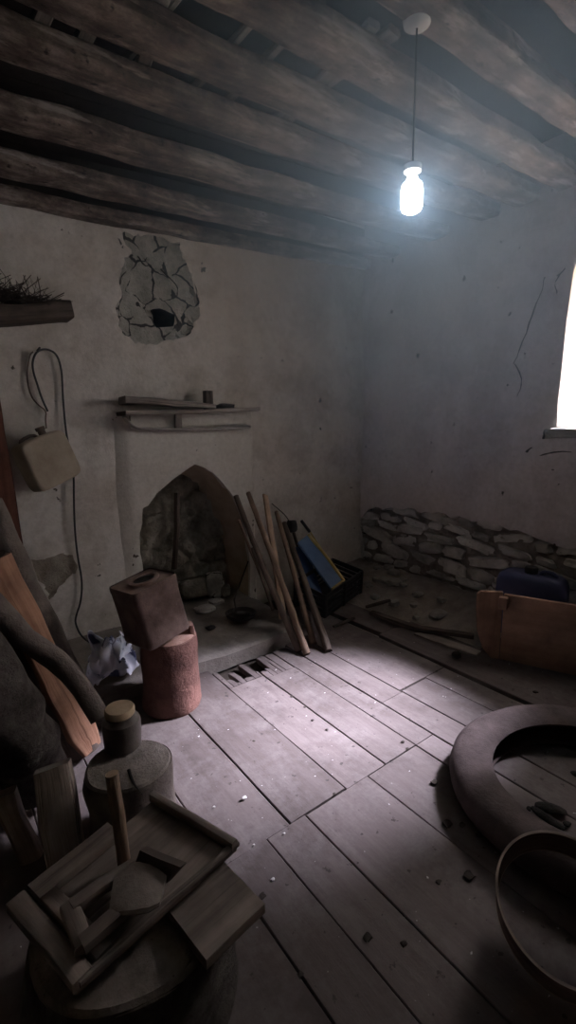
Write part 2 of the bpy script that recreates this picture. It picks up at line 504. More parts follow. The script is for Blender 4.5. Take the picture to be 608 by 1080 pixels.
def lathe(bm, c, prof, n=28, namp=0.0, nfreq=5, seed=0, mi=0, rot=None):
    """Profile of (radius, height) turned about the vertical through c."""
    lay = uvl(bm)
    rows = []
    for r_, z in prof:
        row = []
        for i in range(n):
            a = 2*math.pi*i/n
            co = V((r_*math.cos(a), r_*math.sin(a), z))
            if namp: co += nvec(co*nfreq+V((seed*2.1, seed, seed*3)))*namp
            if rot is not None: co = rot @ co
            row.append(bm.verts.new(co+V(c)))
        rows.append(row)
    for j in range(len(rows)-1):
        for i in range(n):
            i2 = (i+1) % n
            f = bm.faces.new((rows[j][i], rows[j][i2], rows[j+1][i2], rows[j+1][i]))
            f.material_index = mi
            u0, u1 = i/n*0.9, (i+1)/n*0.9
            for lp, uv in zip(f.loops, ((u0, prof[j][1]), (u1, prof[j][1]), (u1, prof[j+1][1]), (u0, prof[j+1][1]))): lp[lay].uv = uv
    return rows
def fan(bm, row, c, mi=0):
    cv = bm.verts.new(c)
    n = len(row)
    for i in range(n):
        f = bm.faces.new((row[i], row[(i+1) % n], cv)); f.material_index = mi

def inside(p, poly):
    x, y = p; ok = False
    n = len(poly)
    for i in range(n):
        x1, y1 = poly[i]; x2, y2 = poly[(i+1) % n]
        if (y1 > y) != (y2 > y) and x < (x2-x1)*(y-y1)/(y2-y1)+x1: ok = not ok
    return ok
def edge_dist(p, poly):
    best = 9
    P = V(p)
    for i in range(len(poly)):
        a, b = V(poly[i]), V(poly[(i+1) % len(poly)])
        t = max(0, min(1, (P-a).dot(b-a)/max((b-a).length_squared, 1e-9)))
        best = min(best, (P-a.lerp(b, t)).length)
    return best
def ragged(poly, step=0.04, amp=0.015, seed=0):
    out = []
    n = len(poly)
    for i in range(n):
        a, b = V(poly[i]), V(poly[(i+1) % n])
        k = max(1, int((b-a).length/step))
        for j in range(k):
            p = a.lerp(b, j/k)
            d = nvec(V((p.x*14, p.y*14, seed*5.1)))
            d2 = nvec(V((p.x*47, p.y*47, seed*2.7)))
            out.append((p.x+(d.x+0.55*d2.x)*amp, p.y+(d.y+0.55*d2.y)*amp))
    return out
def sheet(bm, u0, u1, v0, v1, to3d, step=0.05, holes=(), zones=(), skip=0.0):
    """A wall face as a triangle net of (u, v) with real holes; zones = (polygon, material index, recess)."""
    pts = []; edges = []
    def loop(poly):
        s = len(pts)
        pts.extend(V(p) for p in poly)
        edges.extend((s+i, s+(i+1) % len(poly)) for i in range(len(poly)))
    loop([(u0, v0), (u1, v0), (u1, v1), (u0, v1)])
    polys = list(holes)+[z[0] for z in zones]
    for h in polys: loop(h)
    nu, nv = max(1, int((u1-u0)/step)), max(1, int((v1-v0)/step))
    for i in range(nu+1):
        for j in range(nv+1):
            x, y = u0+(u1-u0)*i/nu, v0+(v1-v0)*j/nv
            if 0 < i < nu and 0 < j < nv:
                x += (random.random()-0.5)*step*0.35; y += (random.random()-0.5)*step*0.35
                if any(edge_dist((x, y), h) < step*0.3 for h in polys): continue
            elif i in (0, nu) and j in (0, nv): continue
            pts.append(V((x, y)))
    vs, _e, fs, _a, _b, _c = geometry.delaunay_2d_cdt(pts, edges, [], 0, 1e-5)
    bv = {}
    def vert(i):
        if i not in bv:
            p = vs[i]; rec = 0.0
            for z in zones:
                if inside((p.x, p.y), z[0]) and edge_dist((p.x, p.y), z[0]) > 0.006:
                    rec = z[2]*(0.8+1.1*noise.noise(V((p.x*9, p.y*9, 3)))+0.8*noise.noise(V((p.x*24, p.y*24, 5))))
            bv[i] = bm.verts.new(to3d(p.x, p.y, rec))
        return bv[i]
    for f in fs:
        cx = sum(vs[i].x for i in f)/len(f); cy = sum(vs[i].y for i in f)/len(f)
        if any(inside((cx, cy), h) for h in holes): continue
        try: nf = bm.faces.new([vert(i) for i in f])
        except ValueError: continue
        for z in zones:
            if inside((cx, cy), z[0]): nf.material_index = z[1]

# ------------------------------------------------------------------ the room
def uvb(px, py, y=YW): p = B(px, py, y); return (p.x, p.z)
def uvw(px, py): p = W(px, py); return (p.y, p.z)

YS = 3.262     # face of the fireplace surround
arch_px = [(152, 652), (152, 620), (151, 599), (148, 583), (147.5, 563), (150, 553), (150.7, 536), (157, 533), (166, 520.5), (175, 512), (183, 505.5), (195, 497), (206.3, 489.6),
           (216, 493.5), (225.5, 499), (231, 504.5), (236, 510), (242, 517.5), (247, 525), (252, 535.5), (256, 546), (259.5, 559), (262, 572), (264, 600), (264, 630), (263, 652)]
arch = [uvb(x, y, YS) for x, y in arch_px]
zb = 0.02
arch[0] = (arch[0][0], zb); arch[-1] = (arch[-1][0], zb)
flue = ragged([uvb(x, y) for x, y in [(161, 326), (168, 325), (185, 332), (183, 344), (166, 346), (163, 338)]], 0.03, 0.006, 2)
patch_px = [(130, 246), (135, 258), (140, 268), (127, 280), (126, 296), (128, 309), (124, 322), (126, 340), (129, 352), (143, 360), (159, 364), (175, 361), (190, 358), (202, 351), (208, 340), (212, 330), (209, 312), (205, 296), (199, 281), (193, 268), (188, 256), (176, 252), (160, 249), (146, 247)]
patch = ragged([uvb(x, y) for x, y in patch_px], 0.018, 0.030, 3)
mudp = ragged([uvb(x, y) for x, y in [(33, 592), (45, 588), (60, 585), (77, 588), (79, 600), (70, 612), (60, 622), (52, 634), (46, 618), (34, 606)]], 0.014, 0.034, 4)
mudq = ragged([uvb(x, y) for x, y in [(96, 585), (106, 570), (124, 562), (140, 575), (140, 640), (118, 645), (104, 625), (94, 610)]], 0.04, 0.03, 5)

def wob(u, v, s): return 0.020*noise.noise(V((u*1.4, v*1.4, s)))+0.006*noise.noise(V((u*5, v*5, s)))
bm = new()
arch_big = [(x + (-0.02 if i < 12 else 0.02 if i > 12 else 0), z+0.015) for i, (x, z) in enumerate(arch)]
arch_big[0] = (arch_big[0][0], zb-0.01); arch_big[-1] = (arch_big[-1][0], zb-0.01)
sheet(bm, XL-0.05, XW+0.25, -0.1, ZC+0.25, lambda u, v, r: V((u, YW+r*0.9+wob(u, v, 1), v)), 0.032, [arch_big, flue], [(patch, 1, 0.022), (mudp, 2, 0.012), (mudq, 3, 0.0), (ragged([(XL, 2.80), (0.6, 2.80), (2.0, 2.86), (XW, 2.93), (XW, 3.2), (XL, 3.2)], 0.1, 0.01, 3), 4, 0.0)])  # last zone: wall top blackened to paint the shade between the beams
for f in list(bm.faces):
    if f.material_index == 3: f.material_index = 0
wall_back = struct('wall_back', bm, ['plaster', 'mortar', 'mud', 'mud', 'soot_shade'])
# flue pocket
bm = new()
fc = [V((x, YW, z)) for x, z in flue]
a = [bm.verts.new(p+V((0, -0.005, 0))) for p in fc]
b = [bm.verts.new(p+V((-0.02, 0.30, -0.02))) for p in fc]
for i in range(len(a)):
    j = (i+1) % len(a)
    bm.faces.new((a[i], a[j], b[j], b[i]))
bm.faces.new(b)
struct('flue_hole', bm, 'soot_shade', wall_back)
def crack(pts, r, parent, seed=0, m='crack'):
    bm = new()
    pts = resample(smooth_path(pts, 1), 0.025)
    pts = [p+nvec(p*22+V((seed, 0, 0)))*0.012 for p in pts]
    sweep(bm, pts, ring(r, r*0.6, 6), scale=lambda t: 0.45+0.75*abs(math.sin(3.1*t+seed))*(1-0.6*t)+0.3*noise.noise(V((t*14, seed, 0))), seed=seed)
    return struct('crack', bm, m, parent)
for i, pl in enumerate([[(88, 424), (89, 440), (88.5, 458)], [(207, 303), (209, 320)], [(122, 365), (118, 385), (123, 405)], [(126, 300), (128, 294), (134, 287)],
                        [(146, 271), (152, 279), (160, 280)], [(170, 284), (178, 291), (188, 302), (187, 312)], [(199, 281), (205, 296), (209, 312)], [(125, 322), (126, 338)]]):
    crack([B(x, y, YW+(0.006 if i > 2 else 0.004)) for x, y in pl], (0.008, 0.005, 0.004, 0.006, 0.007, 0.007, 0.006, 0.006)[i], wall_back, i)

win = [(0.62, 1.44), (1.50, 1.44), (1.505, 1.7), (1.49, 2.0), (1.485, 2.3), (1.45, 2.42), (1.30, 2.46), (0.8, 2.46), (0.64, 2.40)]
win = [(0.62, 1.44)]+[uvw(588, 450), uvw(589, 425), uvw(592, 400), uvw(595, 370), uvw(598, 340), uvw(602, 312), uvw(606, 285)]+[(1.46, 2.50), (1.2, 2.54), (0.9, 2.53), (0.66, 2.45)]
stone_px = [(388, 537), (400, 534), (415, 538), (430, 536), (445, 541), (462, 540), (478, 545), (492, 546), (508, 552), (525, 553), (545, 561), (566, 566), (585, 575), (606, 580)]
sz = [uvw(x, y) for x, y in stone_px]
stone_poly = ragged([(3.27, 0.02), (3.27, 0.40), (3.30, 0.50)]+sz+[(0.9, 0.60), (0.3, 0.62), (0.1, 0.5), (0.1, 0.02)], 0.05, 0.03, 6)
bm = new()
sheet(bm, YF, YW+0.05, -0.1, ZC+0.25, lambda u, v, r: V((XW+r+wob(u, v, 5), u, v)), 0.045, [win, stone_poly], [])
wall_right = struct('wall_right', bm, 'plaster_right')
# torn plaster lip of the broken edge
bm = new()
lip = [V((XW+wob(u, v, 5)-0.002, u, v)) for u, v in stone_poly if v > 0.3]
a = [bm.verts.new(p) for p in lip]; b = [bm.verts.new(p+V((0.05, 0, -0.008))) for p in lip]
for i in range(len(a)-1): bm.faces.new((a[i], a[i+1], b[i+1], b[i]))
struct('plaster_edge', bm, 'mortar', wall_right)
# stone masonry laid bare in the lower wall
bm = new()
box(bm, (XW+0.16, 1.6, 0.55), (0.08, 4.2, 1.5), mi=1)
rs = random.Random(11)
z = 0.03
while z < 0.86:
    h = rs.uniform(0.07, 0.135)
    y = 0.1+rs.uniform(0, 0.1)
    while y < 3.26:
        l = rs.uniform(0.10, 0.38)
        hh = h*rs.uniform(0.7, 1.1)
        low = max(0.0, 0.35-z)
        rock(bm, (XW+0.066+rs.uniform(-0.022, 0.022)+low*0.06, y+l/2, z+h/2+rs.uniform(-0.02, 0.02)), (0.045, l*0.49, hh*0.47), rs.random()*90, 3, 0.36, Matrix.Rotation(rs.uniform(-0.22, 0.22), 3, 'X'), mi=0 if rs.random() < 0.55 else 2)
        y += l+rs.uniform(0.004, 0.03)
    z += h+0.004
# mortar bed, lumpy and nearly flush
g = {}
for i in range(131):
    for j in range(40):
        y, zz = 0.05+i*0.025, 0.0+j*0.0235
        q = V((y*6, zz*6, 3.3))
        g[i, j] = bm.verts.new((XW+0.062+0.022*noise.noise(q)+0.014*noise.noise(q*3.1)+0.008*noise.noise(q*8), y, zz))
for i in range(130):
    for j in range(39):
        f = bm.faces.new((g[i, j], g[i+1, j], g[i+1, j+1], g[i, j+1])); f.material_index = 1
struct('bare_stonework', bm, ['stone', 'mortar_bed', 'limed_stone'], wall_right)
for i, (pl, r) in enumerate([([(576, 292), (570, 310), (563, 328), (556, 350), (547, 372), (541, 384)], 0.008), ([(543, 384), (549, 396), (550, 408), (547, 418)], 0.007),
                             ([(590, 290), (586, 300), (588, 309)], 0.008), ([(598, 283), (588, 290)], 0.008), ([(570, 480), (590, 476), (604, 477)], 0.010), ([(556, 477), (561, 472)], 0.013)]):
    crack([W(x, y, XW+0.004) for x, y in pl], r, wall_right, i+9)

# window: shallow reveal, rough sill, torn plastic film along the jamb
wn = thing('window_1', 'bright window opening with a ragged plaster edge, high in the stone-footed wall', 'window', (XW, 1.06, 1.44))
wn['kind'] = 'structure'
bm = new()
rw = ragged(win, 0.06, 0.008, 8)
a = [bm.verts.new(V((XW-0.002, u, v))) for u, v in win]
b = [bm.verts.new(V((XW+0.42, 1.06+(u-1.06)*0.80, 1.66+(v-1.44)*0.84))) for u, v in win]
for i in range(len(a)):
    j = (i+1) % len(a)
    bm.faces.new((a[i], a[j], b[j], b[i]))
struct('window_reveal', bm, 'whitewash', wn)
bm = new()
sweep(bm, [(XW+0.02, 0.55, 1.405), (XW+0.02, 1.0, 1.41), (XW+0.015, 1.56, 1.405)], rect(0.13, 0.065, 0.014), step=0.04, namp=0.012, nfreq=9, seed=3)
struct('window_sill', bm, 'mortar', wn)
bm = new()
for (p0, p1) in (((0.70, 1.66), (0.70, 2.60)), ((1.42, 1.66), (1.42, 2.60)), ((0.66, 1.67), (1.46, 1.67)), ((0.66, 2.57), (1.46, 2.57))):
    sweep(bm, [(XW+0.44, p0[0], p0[1]), (XW+0.44, p1[0], p1[1])], rect(0.06, 0.04, 0.006), up=(1, 0, 0), step=0.1)
struct('window_frame', bm, 'grey_wood', wn)

# side and rear walls behind the camera
bm = new()
sheet(bm, YF, YW, -0.1, ZC+0.25, lambda u, v, r: V((XL+wob(u, v, 9), u, v)), 0.15)
struct('wall_left', bm, 'mud')
bm = new()
sheet(bm, XL, XW, -0.1, ZC+0.25, lambda u, v, r: V((u, YF+wob(u, v, 12), v)), 0.15)
struct('wall_front', bm, 'mud')

# floor: real boards over dark earth
bm = new()
rs = random.Random(5)
def board(x0, x1, y0, y1, z=0.0, ragged_end=0.0, skew=0.0):
    g = 0.0019
    w_, seed = (x1-x0)-2*g, rs.random()*50
    cx = (x0+x1)/2
    pts = resample([(cx+skew, y0+g, z-0.018), (cx, y1-g, z-0.018)], 0.12)
    sweep(bm, pts, rect(w_, 0.036, 0.003, 1), step=None, namp=0.0022, nfreq=4, seed=seed)
for x0, x1, y0, y1 in [(-1.02, -0.62, YF, 3.3), (-0.62, -0.22, YF, 3.3), (-0.22, 0.16, YF, 2.5), (0.16, 0.40, YF, 2.5), (0.40, 0.645, YF, 1.30), (0.645, 0.82, YF, 1.255),
                       (0.82, 1.0, YF, 1.255), (1.0, 1.345, YF, 1.25), (1.345, 1.67, YF, 1.25), (1.67, 1.80, YF, 1.25), (1.80, 1.975, YF, 1.58), (1.975, 2.20, YF, 1.59),
                       (2.20, 2.39, YF, 1.60), (0.40, 0.645, 1.30, 2.5), (0.645, 0.93, 1.255, 2.5), (0.93, 1.22, 1.255, 2.49), (1.22, 1.46, 1.25, 2.22), (1.46, 1.67, 1.25, 2.18),
                       (1.67, 1.80, 1.25, 2.43), (1.80, 1.97, 1.58, 2.46), (1.97, 2.39, 1.60, 2.95)]:
    board(x0, x1, y0, y1, rs.uniform(-0.002, 0.003))
board(2.40, 2.76, YF, 2.15, 0.016, skew=0.0)
board(2.76, 3.10, YF, 1.60, 0.002)
board(3.10, 3.42, YF, 1.60, 0.0)
board(2.41, 2.66, 2.16, 2.85, 0.012, skew=0.03)
# splintered ends by the hearth
for xa, xb, ys in ((1.225, 1.457, 2.222), (1.463, 1.667, 2.182)):
    x = xa
    while x < xb-0.012:
        wd = min(rs.uniform(0.018, 0.06), xb-x)
        e = rs.choice((2.27, 2.30, 2.34, 2.40, 2.465, 2.47))+rs.uniform(-0.03, 0.0)
        sweep(bm, [(x+wd/2, ys, -0.018), (x+wd/2, (ys+e)/2, -0.018), (x+wd/2+rs.uniform(-0.006, 0.006), e-0.03, -0.019), (x+wd/2+rs.uniform(-0.01, 0.01), e, -0.020)], rect(wd-0.001, 0.036, 0.002, 1),
              scale=lambda t: 1.0 if t < 0.9 else 0.55, namp=0.0015, seed=rs.random()*40)
        x += wd
floor = struct('floor', bm, 'floor', smooth=False)
bm = new()
box(bm, ((XL+XW)/2, 1.0, -0.075), (XW-XL+0.3, 4.9, 0.05))
struct('floor_earth', bm, 'dark_earth', floor)

# ceiling: sooty boards, laths across, squared-off round beams along the room; all of it climbs toward the window wall
def rise(x): return max(0.0, x-0.5)*0.062
bm = new()
for k in range(14):
    y0 = YF+k*0.335+0.167
    sweep(bm, [(x, y0, ZC+0.02+rise(x)) for x in (XL-0.1, 0.0, 0.5, 1.5, 2.5, XW+0.15)], rect(0.33, 0.03))
sweep(bm, [(x, 1.0, ZC+0.06+rise(x)) for x in (XL-0.15, 0.5, XW+0.2)], rect(5.2, 0.03))
struct('ceiling', bm, 'soot_shade', smooth=False)
rs = random.Random(21)
for k in range(38):
    x = XL+0.12+k*0.116+rs.uniform(-0.02, 0.02)
    if x > 1.62: break
    if rs.random() < 0.22: continue
    bm = new()
    dx = rs.uniform(-0.16, 0.16)
    wd = rs.uniform(0.024, 0.08)
    rz = rise(x)
    sweep(bm, [(x, rs.uniform(1.37, 1.41), 2.832+rz), (x+dx*0.3, 1.73, 2.832+rz+rs.uniform(-0.004, 0.01)), (x+dx*0.7, rs.uniform(2.02, 2.08), 2.832+rz)], rect(wd, 0.026, 0.007, 1), step=0.18, namp=0.006, nfreq=5, seed=k+1)
    struct('ceiling_lath', bm, 'lath')
for x, y0, y1, wd in ((1.47, 0.46, 0.90, 0.13), (1.82, 0.44, 0.92, 0.16), (2.15, 0.45, 0.90, 0.15)):
    bm = new()
    sweep(bm, [(x, y0, 2.842+rise(x)), (x+0.03, y1, 2.842+rise(x))], rect(wd, 0.024, 0.004, 1), step=0.08, namp=0.006, seed=x)
    struct('ceiling_plank', bm, 'grey_wood')
ZB = 2.773
for k, (y, r_, sk, sag, f_) in enumerate([(2.915, 0.083, 0.05, 0.0, 0.8), (2.45, 0.098, 0.06, 0.004, 0.9), (2.012, 0.084, 0.07, 0.006, 0.95), (1.735, 0.084, 0.08, 0.008, 1), (1.425, 0.080, 0.12, 0.006, 1), (1.135, 0.070, 0.09, 0.0, 1),
                                      (0.84, 0.080, 0.05, 0.0, 1), (0.50, 0.085, 0.0, 0.0, 1), (0.12, 0.085, 0.0, 0.0, 1), (-0.30, 0.085, 0.0, 0.0, 1), (-0.72, 0.085, 0.0, 0.0, 1)]):
    bm = new()
    path = [(x, y+sk*max(0, x-0.6)/2.8, ZB+rise(x)*f_-sag*math.sin(max(0, min(1, x/3.4))*math.pi)) for x in (XL-0.03, -0.3, 0.4, 1.0, 1.8, 2.6, XW+0.03)]
    sec = [(x*(1.0 if yy < 0 else 0.94), yy) for x, yy in ring(r_, 0.043, 32, 4.5)]
    sweep(bm, path, sec, step=0.04, namp=0.009, nfreq=5.0, seed=k*2+1, scale=lambda t: 1.0+0.04*math.sin(5*t+k))
    struct('ceiling_beam', bm, 'beam')
bm = new()
sweep(bm, [(XL, 3.25, 2.755), (0.8, 3.25, 2.765), (2.2, 3.255, 2.83), (XW, 3.26, 2.90)], rect(0.10, 0.08, 0.02), step=0.08, namp=0.012, seed=31)
struct('ceiling_beam', bm, 'beam')

# haze: added scattering volume that imitates the lens glow around the bulb
m, nt, N, L, p = mat('bulb_halo')
N.remove(p)
vs_ = N.new('ShaderNodeVolumeScatter')
vs_.inputs['Color'].default_value = (0.50, 0.72, 1.0, 1)
vs_.inputs['Anisotropy'].default_value = 0.1
tc = N.new('ShaderNodeTexCoord')
le = N.new('ShaderNodeVectorMath'); le.operation = 'LENGTH'
sh_ = N.new('ShaderNodeVectorMath'); sh_.operation = 'SUBTRACT'
sh_.inputs[1].default_value = (0, 0, HALO_R)
L.new(tc.outputs['Object'], sh_.inputs[0]); L.new(sh_.outputs[0], le.inputs[0])
mr = N.new('ShaderNodeMapRange'); mr.interpolation_type = 'SMOOTHERSTEP'
mr.inputs['From Min'].default_value = 0.0; mr.inputs['From Max'].default_value = HALO_R
mr.inputs['To Min'].default_value = HALO_DENSITY; mr.inputs['To Max'].default_value = 0.0
L.new(le.outputs['Value'], mr.inputs['Value'])
L.new(mr.outputs[0], vs_.inputs['Density'])
L.new(vs_.outputs[0], N['Material Output'].inputs['Volume'])
M['halo'] = m
bm = new()
bmesh.ops.create_icosphere(bm, subdivisions=3, radius=HALO_R*1.02, matrix=Matrix.Translation((1.42, 1.18, 2.30)))
tag(obj('halo', bm, 'halo', smooth=False), 'added bluish haze glowing around the lit bulb', 'halo', kind='stuff')

# ------------------------------------------------------------------ fireplace
fp = thing('fireplace', 'whitewashed fireplace with a pointed arch and sooty stone back', 'fireplace', (1.62, YW, 0))
bm = new()
x0, x1 = uvb(136, 520, YS)[0], uvb(267, 520, YS)[0]
ztop = B(200, 433, YS).z
lay = None
nf0 = 0
hole = ragged(arch, 0.03, 0.004, 1)
# close the arch down to the panel's foot by letting it meet the lower edge
pan = lambda u, v, r: V((u, YS+wob(u, v, 1)*0.6, v))
sheet(bm, x0, x1, 0.0, ztop, pan, 0.04, [hole], [])
for f in list(bm.faces):
    c = f.calc_center_median()
    if c.z < zb+0.01 and arch[0][0] < c.x < arch[-1][0]: bm.faces.remove(f)
bd = [e for e in bm.edges if e.is_boundary]
ex = bmesh.ops.extrude_edge_only(bm, edges=bd)
for v in ex['geom']:
    if isinstance(v, bmesh.types.BMVert):
        v.co.y += 0.07
        if v.co.x < x0+0.002: v.co.x -= 0.11
        elif v.co.x > x1-0.002: v.co.x += 0.06
obj('surround', bm, 'whitewash', fp)
# lining: the jamb and the narrowing back
bm = new()
rings = []
acx = (arch[0][0]+arch[-1][0])/2
aa = resample([V((x, 0, z)) for x, z in arch], 0.03)
for k in range(9):
    t = k/8
    rr = []
    for p in aa:
        x = acx+0.0+(p.x-acx)*(1-0.16*t)+0.02*t
        zz = p.z*(1-0.10*t*t)
        d = nvec(V((p.x*6, t*4, p.z*6)))*0.016*(0.3+t)
        rr.append(bm.verts.new(V((x, YS+0.03+0.33*t, zz))+d))
    rings.append(rr)
for k in range(8):
    for i in range(len(aa)-1): bm.faces.new((rings[k][i], rings[k][i+1], rings[k+1][i+1], rings[k+1][i]))
obj('jamb_lining', bm, 'reveal', fp)
# rough stone back wall of the fire chamber
bm = new()
rs = random.Random(3)
box(bm, (acx, YS+0.52, 0.6), (1.6, 0.03, 1.7), mi=1)
for sx in (-1, 1): box(bm, (acx+sx*0.66, YS+0.29, 0.6), (0.03, 0.46, 1.7), mi=1)  # unseen shell boxes added to keep stray light out of the chamber
box(bm, (acx, YS+0.29, 1.4), (1.4, 0.46, 0.03), mi=1)
box(bm, (acx, YS+0.29, -0.05), (1.4, 0.46, 0.03), mi=1)
g = {}
for i in range(61):
    for j in range(81):
        x, zz = acx-0.5+i/60, j*0.0155
        q = V((x*3.4, zz*3.4, 8.1))
        dd = noise.voronoi(q*1.6)[0]
        edge = min(0.25, dd[1]-dd[0])
        d = 0.05*noise.noise(q)+0.03*noise.noise(q*2.7)+0.016*noise.noise(q*7)+0.16*(edge-0.12)
        g[i, j] = bm.verts.new((x, YS+0.33-d, zz))
for i in range(60):
    for j in range(80): bm.faces.new((g[i, j], g[i+1, j], g[i+1, j+1], g[i, j+1]))
obj('stone_back', bm, ['hearth_stone', 'soot_shade'], fp)
bm = new()   # dark upright post standing in the chamber
sweep(bm, [B(184, 600, YS+0.20), B(186, 560, YS+0.22), B(187, 520, YS+0.24)], rect(0.035, 0.03, 0.005), step=0.05, namp=0.006, seed=4)
obj('soot_post', bm, 'dark_wood', fp)
# hearth slab
bm = new()
hx0, hx1 = -0.25, 2.02
def hz(x, y): return 0.082+0.012*noise.noise(V((x*3, y*3, 1)))+0.005*noise.noise(V((x*11, y*11, 2)))
nx, ny = 64, 38
gv = {}
for i in range(nx+1):
    for j in range(ny+1):
        x = hx0+(hx1-hx0)*i/nx
        y = 2.475+(3.66-2.475)*j/ny
        if j == 0: y += 0.02*noise.noise(V((x*5, 0, 0)))
        if i == nx: x += 0.02*noise.noise(V((0, y*5, 0)))
        gv[i, j] = bm.verts.new((x, y, hz(x, y)-(0.012 if j == 0 or i == nx else 0)))
for i in range(nx):
    for j in range(ny): bm.faces.new((gv[i, j], gv[i+1, j], gv[i+1, j+1], gv[i, j+1]))
ed = [e for e in bm.edges if e.is_boundary]
ex = bmesh.ops.extrude_edge_only(bm, edges=ed)
for v in ex['geom']:
    if isinstance(v, bmesh.types.BMVert): v.co.z = -0.03
obj('hearth', bm, 'hearth', fp)
# mantel shelf, its moulding and its bracket
ms0, ms1 = B(130, 436, 3.14), B(271, 431.5, 3.14)
bm = new()
sweep(bm, [ms0+V((0, 0.05, 0)), ms0.lerp(ms1, 0.5)+V((0, 0.05, -0.004)), ms1+V((0, 0.05, 0))], rect(0.20, 0.028, 0.006), step=0.06, namp=0.006, seed=6)
obj('mantel_shelf', bm, 'grey_wood', fp)
bm = new()
mo = [B(131, 439, 3.225), B(136, 447, 3.225), B(143, 451, 3.225), B(160, 452.5, 3.225), B(200, 453, 3.225), B(240, 452, 3.225), B(262, 450, 3.225)]
sweep(bm, smooth_path(mo, 1), ring(0.011, 0.05, 10), up=(0, 1, 0), namp=0.003, seed=7)
obj('moulding', bm, 'stone', fp)
bm = new()
mz0, mz1 = B(131, 440, 3.24), B(264, 436, 3.24)
sweep(bm, [mz0+V((0.04, 0.02, -0.03)), mz1+V((-0.04, 0.02, -0.035))], rect(0.05, 0.10, 0.012), step=0.06, namp=0.005, seed=9)
obj('plaster_band', bm, 'whitewash', fp)
bm = new()
sweep(bm, [B(188, 436, 3.2), B(188, 453, 3.21)], rect(0.05, 0.035, 0.006), up=(0, 1, 0), step=0.03, namp=0.006)
obj('bracket', bm, 'grey_wood', fp)

# on the mantel
zs = ms0.z+0.014
bm = new()
p0, p1 = B(129, 424, 3.17), B(225, 431, 3.17)
sweep(bm, [V((p0.x, 3.17, zs+0.070)), V((p1.x, 3.17, zs+0.036))], rect(0.13, 0.042, 0.012), step=0.06, namp=0.007, seed=12, scale=lambda t: 1.15-0.4*t)
tag(obj('board', bm, 'grey_wood'), 'long weathered board lying slantwise on the mantel shelf', 'board')
bm = new()
p = B(221, 430, 3.17)
for dx in (-0.022, 0.010):
    sweep(bm, [(p.x+dx, 3.17, zs), (p.x+dx+0.002, 3.175, zs+0.145)], rect(0.026, 0.05, 0.004), up=(0, 1, 0), step=0.03, namp=0.004, seed=dx*99)
sweep(bm, [(p.x-0.006, 3.17, zs), (p.x-0.006, 3.172, zs+0.12)], rect(0.016, 0.04, 0.003), up=(0, 1, 0), step=0.03, namp=0.003)
tag(obj('wood_block', bm, 'dark_wood'), 'small dark split block standing upright on the mantel shelf', 'wood')
bm = new()
p = B(238, 430, 3.17)
rock(bm, (p.x, 3.17, zs+0.027), (0.062, 0.05, 0.03), 4, 3, 0.3)
tag(obj('coal_lump', bm, 'iron'), 'black rounded lump beside the upright block on the mantel', 'lump')
bm = new()
p = B(252, 430, 3.15)
box(bm, (p.x, 3.16, zs+0.011), (0.085, 0.06, 0.02), Matrix.Rotation(0.3, 3, 'Z'), 0.004, cuts=1, namp=0.006)
tag(obj('stone_chip', bm, 'stone'), 'flat pale stone chip at the right end of the mantel', 'stone')

# stones and ash in the fire chamber
for k, (px, py, y, s, m_, lab) in enumerate([(206, 632, 3.46, (0.125, 0.07, 0.085), 'hearth_stone', 'large sooty stone in the fire chamber behind the tin'),
                                           (227, 624, 3.40, (0.080, 0.06, 0.10), 'mortar', 'yellowish stone leaning in the fire chamber'),
                                           (238, 638, 3.36, (0.045, 0.04, 0.05), 'hearth_stone', 'small dark stone right of the yellowish stone'),
                                           (216, 648, 3.16, (0.075, 0.06, 0.018), 'stone', 'flat pale stone slab lying on the hearth by the tin'),
                                           (228, 641, 3.25, (0.060, 0.05, 0.018), 'stone', 'flat stone slab at the mouth of the fire chamber')]):
    bm = new()
    q = B(px, py, y)
    rock(bm, (q.x, y, hz(q.x, y)+s[2]*1.08), s, k+2.3, 3, 0.25)
    tag(obj('hearth_stone', bm, m_), lab, 'stone')
# fire shovel
sh = thing('fire_shovel', 'black iron fire shovel with thin handle leaning on the fireplace jamb', 'shovel', F(254, 651, 0.1))
bm = new()
q = F(254, 652, 0.1)
rows = lathe(bm, q, [(0.002, 0.004), (0.06, 0.0), (0.10, 0.014), (0.112, 0.045), (0.105, 0.045), (0.09, 0.022), (0.05, 0.010), (0.002, 0.012)], 26, 0.006, 6, 3)
obj('pan', bm, 'iron', sh)
bm = new()
sweep(bm, [q+V((0.0, 0.06, 0.035)), q+V((0.02, 0.12, 0.10)), B(262, 592, 3.235)], ring(0.0065, None, 8), step=0.06)
obj('handle', bm, 'iron', sh)
bm = new()
q = F(222, 662, 0.09)
rock(bm, (q.x, q.y, hz(q.x, q.y)+0.012), (0.035, 0.025, 0.013), 9, 2)
tag(obj('coal', bm, 'iron'), 'small black coal on the hearth in front of the flat slab', 'coal')

